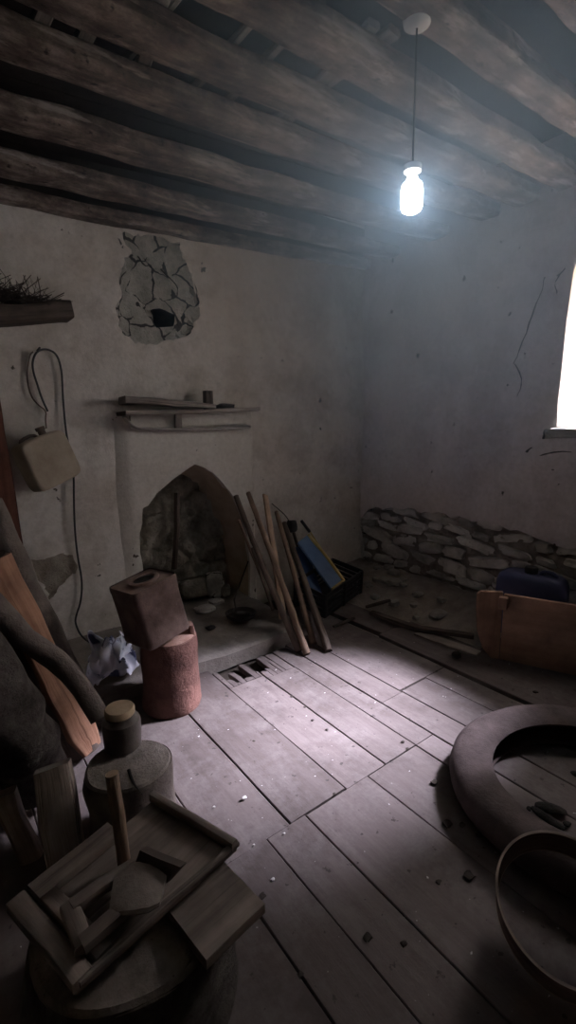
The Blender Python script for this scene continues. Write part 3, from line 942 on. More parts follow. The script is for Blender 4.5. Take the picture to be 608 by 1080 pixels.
# ------------------------------------------------------------------ poles leaning at the fireplace
def pole(name, label, top, ty, bot, bz, r_, m_, seed=0, sec=None, up=(1, 0.3, 0)):
    a = B(top[0], top[1], ty)
    b = F(bot[0], bot[1], bz)
    bm = new()
    mid = a.lerp(b, 0.5)+nvec(V((seed*3.3, 1, 2)))*0.02
    s = sec or ring(r_, None, 12)
    sweep(bm, smooth_path([b+V((0, 0, r_*0.3)), mid, a], 2), s, up=up, step=0.05, namp=r_*0.22, nfreq=9, seed=seed, scale=lambda t: 1.06-0.22*t)
    return tag(obj(name, bm, m_), label, 'pole', 'poles leaning by the fireplace')
pole('wooden_pole', 'brown round pole leaning furthest left of the poles by the fireplace', (249, 523), 3.17, (316, 688), 0.0, 0.024, 'pole_dark', seed=1)
pole('wooden_pole', 'pale brown pole crossing behind the flat lath, cut end forward', (262, 520), 3.17, (324, 691), 0.0, 0.023, 'pole', seed=2)
pole('wooden_lath', 'light orange flat lath standing among the poles by the fireplace', (280, 522), 3.22, (299, 654), 0.105, 0.02, 'pole_pale', seed=3, sec=rect(0.062, 0.022, 0.004), up=(0, 1, 0.3))
pole('wooden_pole', 'grey-brown pole right of the orange lath, slimmer and shorter', (292, 540), 3.205, (331, 680), 0.0, 0.022, 'pole', seed=4)
pole('wooden_pole', 'thick dark pole nearest the blue board, foot furthest right', (300, 552), 3.175, (347, 688), 0.0, 0.027, 'pole_dark', seed=5)
pole('wooden_stick', 'thin short stick against the arch jamb behind the poles', (252, 548), 3.24, (281, 622), 0.11, 0.012, 'pole', seed=6)
pole('wooden_stick', 'dark thin stick behind the brown poles, beside the fire shovel', (266, 578), 3.15, (288, 644), 0.11, 0.014, 'pole_dark', seed=7)

# ------------------------------------------------------------------ blue board, black crate in the corner
cr = thing('plastic_crate', 'black ribbed plastic crate tilted in the corner under the blue board', 'crate', V((2.52, 2.80, 0.02)))
rot = Matrix.Rotation(R(10), 3, 'Z') @ Matrix.Rotation(R(-9), 3, 'Y') @ Matrix.Rotation(R(9), 3, 'X')
co = V((2.53, 2.83, 0.055))
def cpt(x, y, z): return co+rot @ V((x, y, z))
LX, LY = 0.25, 0.155
for zz in (0.02, 0.065, 0.11, 0.155, 0.20):
    bm = new()
    pts = [cpt(*q) for q in ((-LX, -LY, zz), (LX, -LY, zz), (LX, LY, zz), (-LX, LY, zz))]
    loop = resample(pts+[pts[0]], 0.05)[:-1]
    sweep(bm, loop, rect(0.014, 0.028 if zz < 0.19 else 0.04, 0.003), up=rot @ V((0, 0, 1)), closed=True)
    obj('slat_band', bm, 'black_plastic', cr)
for sx in (-1, 0, 1):
    for sy in (-1, 1):
        bm = new()
        sweep(bm, [cpt(sx*LX*0.97, sy*LY*0.97, 0), cpt(sx*LX*0.97, sy*LY*0.97, 0.21)], rect(0.03, 0.03, 0.004), up=(0, 1, 0))
        obj('upright', bm, 'black_plastic', cr)
bm = new()
box(bm, cpt(0, 0, 0.012), (LX*1.95, LY*1.95, 0.016), rot, 0.003)
obj('bottom', bm, 'black_plastic', cr)

def panel(bm, corners, th, mi=0, sub=8, bulge=0.0):
    """A thick sheet over four corners, in order round the edge."""
    a, b, c, d = [V(q) for q in corners]
    n = (b-a).cross(d-a).normalized()
    g = {}
    for s, off in ((0, 0.0), (1, -th)):
        for i in range(sub+1):
            for j in range(sub+1):
                u, v = i/sub, j/sub
                p = a.lerp(b, u).lerp(d.lerp(c, u), v)
                p = p+n*(off+bulge*math.sin(math.pi*u)*math.sin(math.pi*v)+0.006*noise.noise(p*9))
                g[s, i, j] = bm.verts.new(p)
        for i in range(sub):
            for j in range(sub):
                f = bm.faces.new((g[s, i, j], g[s, i+1, j], g[s, i+1, j+1], g[s, i, j+1])); f.material_index = mi
    rim = [(i, 0) for i in range(sub)]+[(sub, j) for j in range(sub)]+[(i, sub) for i in range(sub, 0, -1)]+[(0, j) for j in range(sub, 0, -1)]
    for q in range(len(rim)):
        r1, r2 = rim[q], rim[(q+1) % len(rim)]
        f = bm.faces.new((g[0, r1[0], r1[1]], g[0, r2[0], r2[1]], g[1, r2[0], r2[1]], g[1, r1[0], r1[1]])); f.material_index = mi
bb = thing('blue_board', 'blue board with yellow edges leaning over the black crate in the corner', 'board', V((2.5, 2.75, 0.2)))
tl, tr, br_, bl_ = B(314.5, 572, 3.05), B(325, 564, 3.06), B(363, 613, 2.73), B(351, 622, 2.71)
bm = new(); panel(bm, (bl_, br_, tr, tl), 0.022, bulge=0.01)
obj('face', bm, 'blue', bb)
bm = new()
sweep(bm, smooth_path([br_, br_.lerp(tr, 0.5)+V((0.012, 0, 0.0)), tr], 1), rect(0.024, 0.03, 0.005), step=0.05)
obj('side_edge', bm, 'yellow', bb)
bm = new()
sweep(bm, [bl_, br_], rect(0.024, 0.03, 0.005), step=0.04)
obj('bottom_edge', bm, 'yellow', bb)
bm = new()
t2, t3, b3, b2 = B(311, 578, 3.12), B(322, 572, 3.13), B(340, 626, 2.80), B(329, 630, 2.80)
panel(bm, (b2, b3, t3, t2), 0.02)
tag(obj('blue_sheet', bm, 'shaded_blue'), 'blue sheet with shade put into its colour, behind the poles, under the yellow-edged board', 'sheet')
kn = thing('tool_handle', 'black knobbed tool handle sticking up behind the blue board', 'tool', B(308, 560, 3.12))
bm = new()
q = B(308, 555, 3.225)
rock(bm, q, (0.042, 0.04, 0.055), 6, 3, 0.15)
obj('knob', bm, 'black_plastic', kn)
bm = new(); sweep(bm, [q, B(313, 572, 3.23), B(320, 592, 3.23), B(326, 610, 3.22)], ring(0.014, None, 10), step=0.05)
obj('shaft', bm, 'dark_wood', kn)
bm = new(); sweep(bm, smooth_path([q, B(302, 544, 3.20), B(294, 537, 3.22), B(287, 531, 3.24)], 1), ring(0.004, None, 6), up=(0, 1, 0))
obj('wire', bm, 'iron', kn)
rd = thing('pale_rod', 'thin pale rod with a black grip beside the blue board', 'rod', B(330, 580, 3.0))
bm = new(); sweep(bm, [B(326, 559, 3.14), B(351, 597, 3.02)], ring(0.007, None, 8), step=0.05)
obj('rod', bm, 'yellow', rd)
bm = new(); sweep(bm, [B(318, 549, 3.17), B(327, 561, 3.13)], ring(0.014, None, 10), step=0.03)
obj('grip', bm, 'black_plastic', rd)

# ------------------------------------------------------------------ dirt heap and fallen stones at the wall foot
bm = new()
gv = {}
nx, ny = 40, 60
for i in range(nx+1):
    for j in range(ny+1):
        x = 2.40+(3.375-2.40)*i/nx
        y = 1.45+(3.30-1.45)*j/ny
        t = max(0, min(1, (x-2.58-0.10*noise.noise(V((y*3, 0, 4))))/0.8))
        e = max(0, min(1, (y-1.55)/0.3))
        e2 = max(0, min(1, (x-2.45)/0.2))
        z_ = (-0.03+0.17*t*t*(3-2*t)*e)+0.03*noise.noise(V((x*5, y*5, 1)))*t*e+0.012*noise.noise(V((x*19, y*19, 7)))*e2
        gv[i, j] = bm.verts.new((x, y, z_ if e2 > 0 else -0.03))
for i in range(nx):
    for j in range(ny): bm.faces.new((gv[i, j], gv[i+1, j], gv[i+1, j+1], gv[i, j+1]))
tag(obj('dirt', bm, 'earth'), 'heap of dry dirt and crumbled mortar along the foot of the bare stonework', 'dirt', kind='stuff')
rs = random.Random(33)
def dz(x, y):
    t = max(0, min(1, (x-2.58-0.10*noise.noise(V((y*3, 0, 4))))/0.8)); e = max(0, min(1, (y-1.55)/0.3))
    return -0.03+0.17*t*t*(3-2*t)*e+0.03*noise.noise(V((x*5, y*5, 1)))*t*e
for k in range(26):
    x, y = rs.uniform(2.78, 3.34), rs.uniform(1.75, 3.1)
    s = rs.uniform(0.018, 0.05)
    bm = new()
    rock(bm, (x, y, dz(x, y)+s*0.45), (s*rs.uniform(1, 1.7), s*rs.uniform(1, 1.6), s*0.7), k+40.5, 2, 0.3)
    tag(obj('fallen_stone', bm, 'stone'), 'small grey stone fallen on the dirt heap below the bare stonework', 'stone', 'fallen stones on the dirt heap')
def stick_on(name, label, pts, wd, th, m_, cat='splinter', group=None, seed=0):
    bm = new()
    sweep(bm, pts, rect(wd, th, min(wd, th)*0.2), step=0.06, namp=0.004, nfreq=9, seed=seed, scale=lambda t: 0.75+0.4*math.sin(math.pi*(0.15+0.7*t)))
    return tag(obj(name, bm, m_), label, cat, group)
q0, q1 = F(386, 640, 0.06), F(412, 633, 0.10)
stick_on('wood_splinter', 'short dark stick lying on the dirt right of the black crate', [q0, q1], 0.025, 0.02, 'dark_wood')
stick_on('wood_splinter', 'splinter of broken floorboard by the poles, pointing to the crate', [F(352, 661, 0.02), F(374, 652, 0.02)], 0.02, 0.016, 'dark_wood', seed=2)
q0, q1, q2 = F(392, 646, 0.05), F(440, 663, 0.045), F(500, 671, 0.06)
stick_on('broken_board', 'long broken floorboard edge lying across the dirt toward the orange panel', [q0, q1, q2], 0.05, 0.03, 'dark_wood', 'board', seed=3)
stick_on('broken_board', 'pale broken board strip beneath the long dark board edge, near the orange panel', [F(440, 668, 0.02), F(505, 690, 0.02)], 0.08, 0.02, 'grey_wood', 'board', seed=4)
bm = new()
rock(bm, F(482, 690, 0.035), (0.03, 0.022, 0.018), 3.3, 2)
tag(obj('clod', bm, 'dark_earth'), 'small dark clod on the floor in front of the orange panel', 'clod')

# ------------------------------------------------------------------ orange wooden panel and navy jerrycan
bx = thing('box_side', 'orange-brown wooden panel on edge with a shaped end board, by the bare stonework', 'panel', V((2.76, 1.4, 0)))
pa, pb = V((2.735, 1.435, 0.016)), V((3.07, 0.60, 0.016))
dv = (pb-pa).normalized(); nv = V((0, 0, 1)).cross(dv).normalized()
hgt = 0.43
bm = new()
sweep(bm, [pa+V((0, 0, hgt/2)), pb+V((0, 0, hgt/2))], rect(0.028, hgt, 0.004), step=0.1, namp=0.003, seed=2)
obj('side_panel', bm, 'ply', bx)
bm = new()
ou = V((-0.10, 0.115, 0)).normalized()
prof = [(0.0, 0.0), (0.045, 0.0), (0.10, 0.06), (0.135, 0.17), (0.15, 0.33), (0.15, 0.415), (0.13, 0.437), (0.0, 0.440)]
q = pa+V((-0.012, 0.0, 0.0))
fr = [bm.verts.new(q+ou*u+V((0, 0, v))) for u, v in prof]
th = ou.cross(V((0, 0, 1)))*0.03
if th.y < 0: th = -th
bk = [bm.verts.new(q+ou*u+V((0, 0, v))+th) for u, v in prof]
bm.faces.new(fr); bm.faces.new(bk)
for i in range(len(fr)):
    j = (i+1) % len(fr); bm.faces.new((fr[i], fr[j], bk[j], bk[i]))
lay = uvl(bm)
for f in bm.faces:
    for lp in f.loops: lp[lay].uv = ((lp.vert.co-q).dot(ou), lp.vert.co.z)
obj('end_board', bm, 'ply', bx, smooth=False)
bm = new()
box(bm, pa+V((-0.028, -0.012, hgt-0.05)), (0.045, 0.05, 0.075), Matrix.Rotation(R(22), 3, 'Z'), 0.004)
obj('corner_block', bm, 'ply', bx)
bm = new()
sweep(bm, [pa+dv*0.35+V((0.035, 0.014, 0.0)), pa+dv*0.35+V((0.035, 0.014, 0.40))], rect(0.05, 0.04, 0.004), up=(0, 1, 0), step=0.1)
sq = obj('rear_batten', bm, 'ply', bx)

jc = thing('jerrycan', 'navy blue plastic jerrycan with a cap, behind the orange-brown panel', 'jerrycan', V((3.09, 1.44, 0.07)))
jr = Matrix.Rotation(R(-80), 3, 'Z')
jcx = V((3.09, 1.44, 0.02))
bm = new()
rows = []
lay = uvl(bm)
for zz, s in ((0.055, 0.86), (0.06, 0.95), (0.09, 1.0), (0.20, 1.0), (0.34, 1.0), (0.42, 0.985), (0.455, 0.93), (0.478, 0.80), (0.485, 0.62)):
    rows.append([bm.verts.new(jcx+jr @ V((x*s, y*s, zz))) for x, y in ring(0.215, 0.12, 36, 3.6)])
for j in range(len(rows)-1):
    for i in range(36): bm.faces.new((rows[j][i], rows[j][(i+1) % 36], rows[j+1][(i+1) % 36], rows[j+1][i]))
bm.faces.new(rows[0]); bm.faces.new(rows[-1])
obj('body', bm, 'can_blue', jc)
bm = new()
lathe(bm, jcx+jr @ V((-0.01, 0, 0.483)), [(0.0, 0.0), (0.04, 0.0), (0.042, 0.03), (0.036, 0.042), (0.0, 0.044)], 20)
obj('cap', bm, 'black_plastic', jc)
bm = new()
sweep(bm, smooth_path([jcx+jr @ V((0.05, 0, 0.478)), jcx+jr @ V((0.06, 0, 0.508)), jcx+jr @ V((0.13, 0, 0.505)), jcx+jr @ V((0.15, 0, 0.462))], 2), ring(0.013, None, 10), up=(0, 1, 0))
obj('handle', bm, 'can_blue', jc)

# ------------------------------------------------------------------ tyre and sieve
bm = new()
tc = V((1.905, 0.605, 0.0)); TR = 0.43
ang = [2*math.pi*i/96 for i in range(96)]
sec = [(-0.085, 0.012), (-0.078, 0.004), (-0.055, -0.0), (0.0, -0.002), (0.055, 0.006), (0.078, 0.030), (0.083, 0.062), (0.076, 0.095), (0.050, 0.118), (0.005, 0.126), (-0.045, 0.121), (-0.074, 0.112), (-0.086, 0.104), (-0.083, 0.096), (-0.060, 0.104), (0.0, 0.112), (0.045, 0.104), (0.066, 0.080), (0.070, 0.06), (0.066, 0.038), (0.04, 0.018), (0.0, 0.012), (-0.05, 0.014), (-0.072, 0.018)]
lay = uvl(bm)
rows = []
for a in ang:
    d = V((math.cos(a), math.sin(a), 0))
    wv = 1+0.012*math.sin(3*a+1)
    rows.append([bm.verts.new(tc+d*(TR*wv+s)+V((0, 0, h+0.010+0.010*math.sin(2*a+0.5)*(h/0.12)))) for s, h in sec])
K = len(sec)
for i in range(96):
    for q in range(K): bm.faces.new((rows[i][q], rows[i][(q+1) % K], rows[(i+1) % 96][(q+1) % K], rows[(i+1) % 96][q]))
tag(obj('tyre', bm, 'rubber'), 'large worn rubber tyre lying flat on the floorboards behind the sieve hoop', 'tyre')

sv = thing('sieve_hoop', 'round bent-wood sieve hoop on the floor, tipped against the tyre', 'sieve', V((1.28, 0.426, 0.07)))
sn = V((-0.5*0.93, -0.5*0.37, 1)).normalized()
s1 = V((0.93, 0.37, 0.5)).normalized()
s2_ = sn.cross(s1)
sbase = V((1.232, 0.414, 0.210))-sn*0.125
def hoop(name, m_, R0, th, z0, z1):
    bm = new()
    lay = uvl(bm)
    n = 72
    rr = []
    for i in range(n):
        a = 2*math.pi*i/n
        d = s1*math.cos(a)+s2_*math.sin(a)
        rr.append([bm.verts.new(sbase+d*(R0*(1+0.012*math.sin(2*a)) + t)+sn*z) for t, z in ((0, z0), (th, z0), (th, z1), (0, z1))])
    for i in range(n):
        j = (i+1) % n
        for q in range(4):
            q2 = (q+1) % 4
            f = bm.faces.new((rr[i][q], rr[i][q2], rr[j][q2], rr[j][q]))
            for lp, uv in zip(f.loops, ((q*0.1, i/n*1.2), (q2*0.1, i/n*1.2), (q2*0.1, (i+1)/n*1.2), (q*0.1, (i+1)/n*1.2))): lp[lay].uv = uv
    return obj(name, bm, m_, sv)
hoop('hoop', 'sieve_wood', 0.170, 0.005, 0.0, 0.123)
hoop('top_rim', 'sieve_edge', 0.169, 0.007, 0.1225, 0.126)
hoop('bottom_rim', 'sieve_edge', 0.169, 0.008, -0.002, 0.004)

# black scraps inside the tyre
def scrap(pts, r_, label, seed):
    bm = new()
    sweep(bm, smooth_path(pts, 1), ring(r_, r_*0.35, 10), step=None, scale=lambda t: 0.35+0.9*math.sin(math.pi*(0.08+0.84*t)), namp=0.006, nfreq=14, seed=seed)
    tag(obj('leather_scrap', bm, 'leather'), label, 'scrap', 'black scraps inside the tyre')
scrap([F(564, 848, 0.012), F(578, 852, 0.014), F(599, 857, 0.012)], 0.022, 'long black scrap inside the tyre, upper of the crossed pair', 1)
scrap([F(562, 852, 0.012), F(576, 862, 0.012), F(596, 874, 0.010)], 0.018, 'black scrap inside the tyre, lower of the crossed pair', 2)
scrap([F(556, 851, 0.008), F(559, 853, 0.008), F(561, 854, 0.008)], 0.010, 'tiny black crumb left of the crossed black scraps', 3)
scrap([F(595, 868, 0.008), F(600, 869, 0.008), F(603, 871, 0.008)], 0.013, 'small dark crumb right of the crossed black scraps', 4)
scrap([F(604, 813, 0.010), F(608, 816, 0.010), F(613, 819, 0.010)], 0.014, 'black crumb inside the tyre near the edge of view', 5)

# ------------------------------------------------------------------ hanging canister, cable, shelf
cb = [(50.5, 434), (44, 420), (39, 404), (35, 392), (34, 381), (39, 370), (49, 367.5), (60, 373), (65, 389), (66, 408), (67, 428), (70, 459), (75, 480), (78, 500), (78, 529), (79, 560), (82, 588), (87, 613), (85.5, 635), (80, 650), (79.5, 658)]
bm = new()
path = smooth_path([B(x, y, 3.268) for x, y in cb]+[F(86, 672, 0.115), F(102, 682, 0.115), F(113, 678, 0.115)], 2)
sweep(bm, path, ring(0.0062, None, 8), up=(0.2, 1, 0.1))
tag(obj('cable', bm, 'black_plastic'), 'black cable looped over a nail and hanging down the whitewashed wall', 'cable')
bm = new()
path = smooth_path([B(x, y, 3.275) for x, y in [(35, 371), (31, 375), (28, 397), (32, 417), (40, 427), (49, 433), (48, 442), (49, 452)]], 2)
sweep(bm, path, ring(0.0045, None, 6), up=(0.2, 1, 0.1))
tag(obj('hanging_wire', bm, 'pole_dark'), 'thin wire from which the beige canister hangs on the wall', 'wire')
bm = new()
q = B(41, 369, 3.25)
sweep(bm, [q+V((0, 0.07, 0.0)), q+V((0, -0.03, 0.008))], ring(0.006, None, 8), up=(1, 0, 0))
tag(obj('nail', bm, 'iron'), 'iron nail in the wall holding the looped cable', 'nail')

cn = thing('canister', 'beige dusty plastic canister hanging tilted on the whitewashed wall', 'canister', B(50, 520, 3.18))
cc = B(50, 486, 3.165)
cr_ = Matrix.Rotation(R(-19), 3, 'Y') @ Matrix.Rotation(R(24), 3, 'Z')
bm = new()
rows = []
for y_, s in ((-0.062, 0.90), (-0.055, 0.965), (-0.04, 1.0), (0.0, 1.01), (0.04, 1.0), (0.055, 0.965), (0.062, 0.90)):
    row = []
    for x, z_ in ring(0.158, 0.150, 40, 7):
        row.append(bm.verts.new(cc+cr_ @ V((x*s, y_, z_*s))))
    rows.append(row)
for j in range(len(rows)-1):
    for i in range(40): bm.faces.new((rows[j][i], rows[j][(i+1) % 40], rows[j+1][(i+1) % 40], rows[j+1][i]))
bm.faces.new(rows[0]); bm.faces.new(rows[-1])
obj('body', bm, 'canister', cn)
bm = new()
lathe(bm, cc+cr_ @ V((0.05, 0, 0.145)), [(0.0, 0.0), (0.022, 0.0), (0.022, 0.028), (0.028, 0.03), (0.028, 0.05), (0.0, 0.05)], 18, rot=cr_)
obj('neck', bm, 'dark_wood', cn)
bm = new()
sweep(bm, smooth_path([cc+cr_ @ V((-0.11, 0, 0.14)), cc+cr_ @ V((-0.09, 0, 0.165)), cc+cr_ @ V((-0.01, 0, 0.168)), cc+cr_ @ V((0.01, 0, 0.145))], 1), ring(0.010, None, 8), up=(0, 1, 0))
obj('handle', bm, 'dark_wood', cn)

bm = new()
q0, q1 = B(-40, 336, 3.19), B(72, 329, 3.19)
sweep(bm, [q0, q1], rect(0.20, 0.10, 0.02), step=0.05, namp=0.012, nfreq=6, seed=14)
tag(obj('shelf_timber', bm, 'dark_wood'), 'dark timber stub shelf projecting from the wall above the hanging canister', 'shelf')
bm = new()
rs = random.Random(9)
zt = q0.lerp(q1, 0.5).z+0.045
for k in range(420):
    x = rs.uniform(q0.x, B(48, 300, 3.19).x)
    ln = rs.uniform(0.07, 0.17)
    d = V((rs.uniform(-1, 1), rs.uniform(-0.5, 0.3), rs.uniform(-0.3, 0.45))).normalized()
    frac = (x-q0.x)/(B(50, 300, 3.19).x-q0.x)
    base = V((x, rs.uniform(3.14, 3.24), zt+0.012+rs.uniform(0.0, 0.10)*(1.1-frac)))
    e = base+d*ln
    e.y = min(e.y, 3.26); e.z = max(e.z, zt+0.014)
    mid = base.lerp(e, 0.5)+V((rs.uniform(-.015, .015),)*3)
    mid.y = min(mid.y, 3.26)
    sweep(bm, [base, mid, e], ring(rs.uniform(0.001, 0.0026), None, 4))
tag(obj('twig_bundle', bm, 'twig'), 'dark tangled bundle of dry twigs heaped on the timber shelf', 'twigs')

# ------------------------------------------------------------------ bulb
bz_top = 2.775
bp = F(440, 30, bz_top)
lb = thing('light_bulb', 'glowing white bulb hanging on a cord from the ceiling beam', 'light bulb', bp)
bm = new()
lathe(bm, bp, [(0.0, 0.0), (0.026, 0.0), (0.044, 0.012), (0.046, 0.03), (0.046, 0.045)][::1], 24)
obj('ceiling_rose', bm, 'porcelain', lb)
zc_ = hit(438, 197, 0, bp.x).z
zbt, ztp = zc_-0.080, zc_+0.075
bm = new()
sweep(bm, [bp, V((bp.x, bp.y, ztp-0.01))], ring(0.0035, None, 8), up=(1, 0, 0), step=0.08)
obj('cord', bm, 'black_plastic', lb)
bm = new()
lathe(bm, V((bp.x, bp.y, ztp-0.045)), [(0.0, 0.0), (0.018, 0.0), (0.019, 0.012), (0.030, 0.022), (0.031, 0.040), (0.022, 0.045), (0.0, 0.046)], 24)
sock_m, nt, N, L, p = mat('white_socket')
p.inputs['Base Color'].default_value = (0.8, 0.8, 0.8, 1)
M['socket'] = sock_m
obj('socket', bm, 'socket', lb)
m, nt, N, L, p = mat('lit_bulb')
p.inputs['Base Color'].default_value = (0.9, 0.9, 0.9, 1)
p.inputs['Emission Color'].default_value = (0.74, 0.86, 1.0, 1)
p.inputs['Emission Strength'].default_value = BULB_GLOW
M['bulb'] = m
bm = new()
lathe(bm, V((bp.x, bp.y, zbt)), [(0.0, 0.0), (0.020, 0.002), (0.031, 0.008), (0.037, 0.020), (0.038, 0.05), (0.037, 0.080), (0.033, 0.092), (0.020, 0.103), (0.018, 0.112)], 28)
blb = obj('glass', bm, 'bulb', lb)

# ------------------------------------------------------------------ red stump, tin, crumpled cloth
rsx = V((0.905, 2.285, 0))
st = thing('red_stump', 'reddish peeling tree stump standing under the rusty tin', 'stump', rsx)
bm = new()
prof = [(0.150, 0.0), (0.156, 0.02), (0.152, 0.06), (0.149, 0.12), (0.147, 0.2), (0.148, 0.28), (0.146, 0.34), (0.143, 0.385), (0.136, 0.398)]
rows = lathe(bm, rsx, prof, 48, 0.010, 7, 2)
obj('trunk', bm, 'red_bark', st)
bm = new()
top = lathe(bm, rsx, [(0.138, 0.394), (0.128, 0.402), (0.07, 0.405), (0.002, 0.404)], 48, 0.008, 7, 2)
obj('sawn_top', bm, 'raw_red', st)
bm = new()
sweep(bm, [rsx+V((0.115, -0.045, 0.25)), rsx+V((0.118, -0.05, 0.36)), rsx+V((0.108, -0.045, 0.45))], rect(0.10, 0.035, 0.012), up=(1, -0.4, 0), step=0.04, namp=0.012, nfreq=12, seed=5, scale=lambda t: 1.1-0.5*t)
obj('splinter', bm, 'raw_red', st)

tn = thing('rusty_tin', 'rusty square tin tilted on top of the reddish stump', 'tin', rsx+V((-0.03, 0, 0.42)))
tr_ = Matrix.Rotation(R(-10), 3, V((_f.x, _f.y, 0)).normalized()) @ Matrix.Rotation(R(5), 3, V((_r.x, _r.y, 0)).normalized()) @ Matrix.Rotation(R(12), 3, 'Z')
tcx = V((0.838, 2.26, 0.436))
HS, TH = 0.127, 0.305
bm = new()
lay = uvl(bm)
rows = []
for zz, s in ((0.0, 0.97), (0.006, 1.0), (0.02, 1.0), (0.026, 0.985), (0.10, 0.978), (0.15, 0.974), (0.20, 0.978), (0.268, 0.985), (0.275, 1.0), (0.292, 1.0), (TH, 0.985)):
    rows.append([bm.verts.new(tcx+tr_ @ V((x*s+0.003*noise.noise(V((x*20, y*20, zz*20))), y*s, zz))) for x, y in ring(HS, HS, 40, 11)])
for j in range(len(rows)-1):
    for i in range(40): bm.faces.new((rows[j][i], rows[j][(i+1) % 40], rows[j+1][(i+1) % 40], rows[j+1][i]))
bm.faces.new(rows[0])
obj('body', bm, 'rust', tn)
bm = new()
inner = [bm.verts.new(tcx+tr_ @ V((x, y, TH-0.006))) for x, y in ring(HS*0.97, HS*0.97, 40, 11)]
bm.faces.new(inner)
ex = bmesh.ops.extrude_face_region(bm, geom=list(bm.faces))
for v in ex['geom']:
    if isinstance(v, bmesh.types.BMVert): v.co += tr_ @ V((0, 0, -0.004))
obj('lid', bm, 'rust_lid', tn)
bm = new()
rp = [tcx+tr_ @ V((0.01+0.068*math.cos(a), 0.066*math.sin(a), TH+0.002)) for a in [2*math.pi*i/36 for i in range(36)]]
sweep(bm, rp, rect(0.022, 0.012, 0.003), up=tr_ @ V((0, 0, 1)), closed=True)
obj('lid_ring', bm, 'rust_lid', tn)
bm = new()
hp = [tcx+tr_ @ V((0.01+0.05*math.cos(a), 0.05*math.sin(a), TH+0.001)) for a in [2*math.pi*i/36 for i in range(36)]]
bm.faces.new([bm.verts.new(p) for p in hp])
ex = bmesh.ops.extrude_face_region(bm, geom=list(bm.faces))
for v in ex['geom']:
    if isinstance(v, bmesh.types.BMVert): v.co += tr_ @ V((0, 0, -0.003))
obj('sunken_cap', bm, 'iron', tn)

# crumpled cloth
m, nt, N, L, p = mat('blue_white_cloth')
v = mapped(N, L, 'UV', (1, 1, 1))
n_ = tex_noise(N, L, v, 3.4, 3, 0.5)
r_ = ramp(N, [(0.47, (0.74, 0.76, 0.84)), (0.54, (0.60, 0.64, 0.76)), (0.57, (0.05, 0.065, 0.15)), (0.60, (0.04, 0.05, 0.12))])
L.new(n_, r_.inputs[0]); L.new(r_.outputs[0], p.inputs['Base Color'])
p.inputs['Roughness'].default_value = 0.6
M['cloth'] = m
bm = new()
lay = uvl(bm)
n = 46
g = {}
base = F(122, 721, 0.09)
for i in range(n+1):
    for j in range(n+1):
        u, v_ = i/n, j/n
        a = (u-0.5)*2; b_ = v_
        q = V((u*3.1, v_*3.1, 0.4))
        d = nvec(q*1.15)*0.095+nvec(q*2.3)*0.03
        rdg = 0.05*abs(noise.noise(q*1.4+V((4, 4, 4))))
        x = base.x+a*0.145*(1.15-0.6*b_)+d.x*0.5
        y = base.y+0.06+d.y-0.05*math.cos(a*2)
        z_ = 0.11+b_*0.23+d.z*0.7+rdg
        g[i, j] = bm.verts.new((x, y, max(0.104+0.002*((i+j) % 2), z_)))
for i in range(n):
    for j in range(n):
        f = bm.faces.new((g[i, j], g[i+1, j], g[i+1, j+1], g[i, j+1]))
        for lp, (ii, jj) in zip(f.loops, ((i, j), (i+1, j), (i+1, j+1), (i, j+1))): lp[lay].uv = (ii/n, jj/n)
cl = tag(obj('crumpled_cloth', bm, 'cloth'), 'crumpled white and navy cloth on the hearth edge behind the reddish stump', 'cloth')
sm = cl.modifiers.new('thick', 'SOLIDIFY'); sm.thickness = 0.003

# ------------------------------------------------------------------ logs at the left wall
def leaner(name, label, cat, pts, sec, m_, seed, namp=0.012, nfreq=7, scale=None, cap=None, up=(1, 0, 0.2), group=None):
    bm = new()
    sweep(bm, smooth_path(pts, 1), sec, up=up, step=0.05, namp=namp, nfreq=nfreq, seed=seed, scale=scale, cap_mi=1 if cap else None)
    return tag(obj(name, bm, [m_, cap] if cap else m_), label, cat, group)
leaner('red_board', 'dark reddish-brown board standing against the wall behind the logs', 'board', [B(-18, 420, 3.14), B(18, 640, 2.97), F(30, 712, 0.10)], rect(0.16, 0.035, 0.005), 'red_board', 1, 0.004, up=(0.1, 1, 0))
leaner('bark_log', 'grey log leaning behind the orange split log', 'log', [B(-12, 530, 2.70), B(20, 605, 2.60), B(48, 662, 2.62), F(80, 726, 0.15)], ring(0.066, None, 18), 'smooth_bark', 2, cap='stump_top', group='logs leaning at the left')
a0, a1 = hit(-14, 590, 1, 2.20), F(88, 790, 0.03)
bm = new()
sec = [(-0.075, 0.02), (-0.06, -0.05), (-0.02, -0.085), (0.03, -0.08), (0.06, -0.045), (0.07, 0.0), (0.035, 0.028), (-0.03, 0.034)]
lg = thing('split_log', 'split log with a bright orange wood face, beneath the crooked branch', 'log', F(88, 790, 0), 'logs leaning at the left')
sweep(bm, [a0, a0.lerp(a1, 0.5)+V((0, 0, -0.01)), a1], ring(0.075, 0.07, 18, 2.2), up=(-0.3, -1, 0.6), step=0.05, namp=0.012, nfreq=6, seed=3)
obj('bark_side', bm, 'dark_wood', lg)
bm = new()
dn = (a1-a0).normalized()
nn = V((0.25, -0.75, 0.55)); nn = (nn-dn*nn.dot(dn)).normalized()
sweep(bm, [a0+nn*0.055, a0.lerp(a1, 0.5)+nn*0.055, a1+nn*0.055-dn*0.01], rect(0.118, 0.05, 0.012), up=nn, step=0.05, namp=0.010, nfreq=8, seed=4, scale=lambda t: 1.05 if t < 0.9 else 1.05-(t-0.9)*2.5)
obj('split_face', bm, 'split', lg)
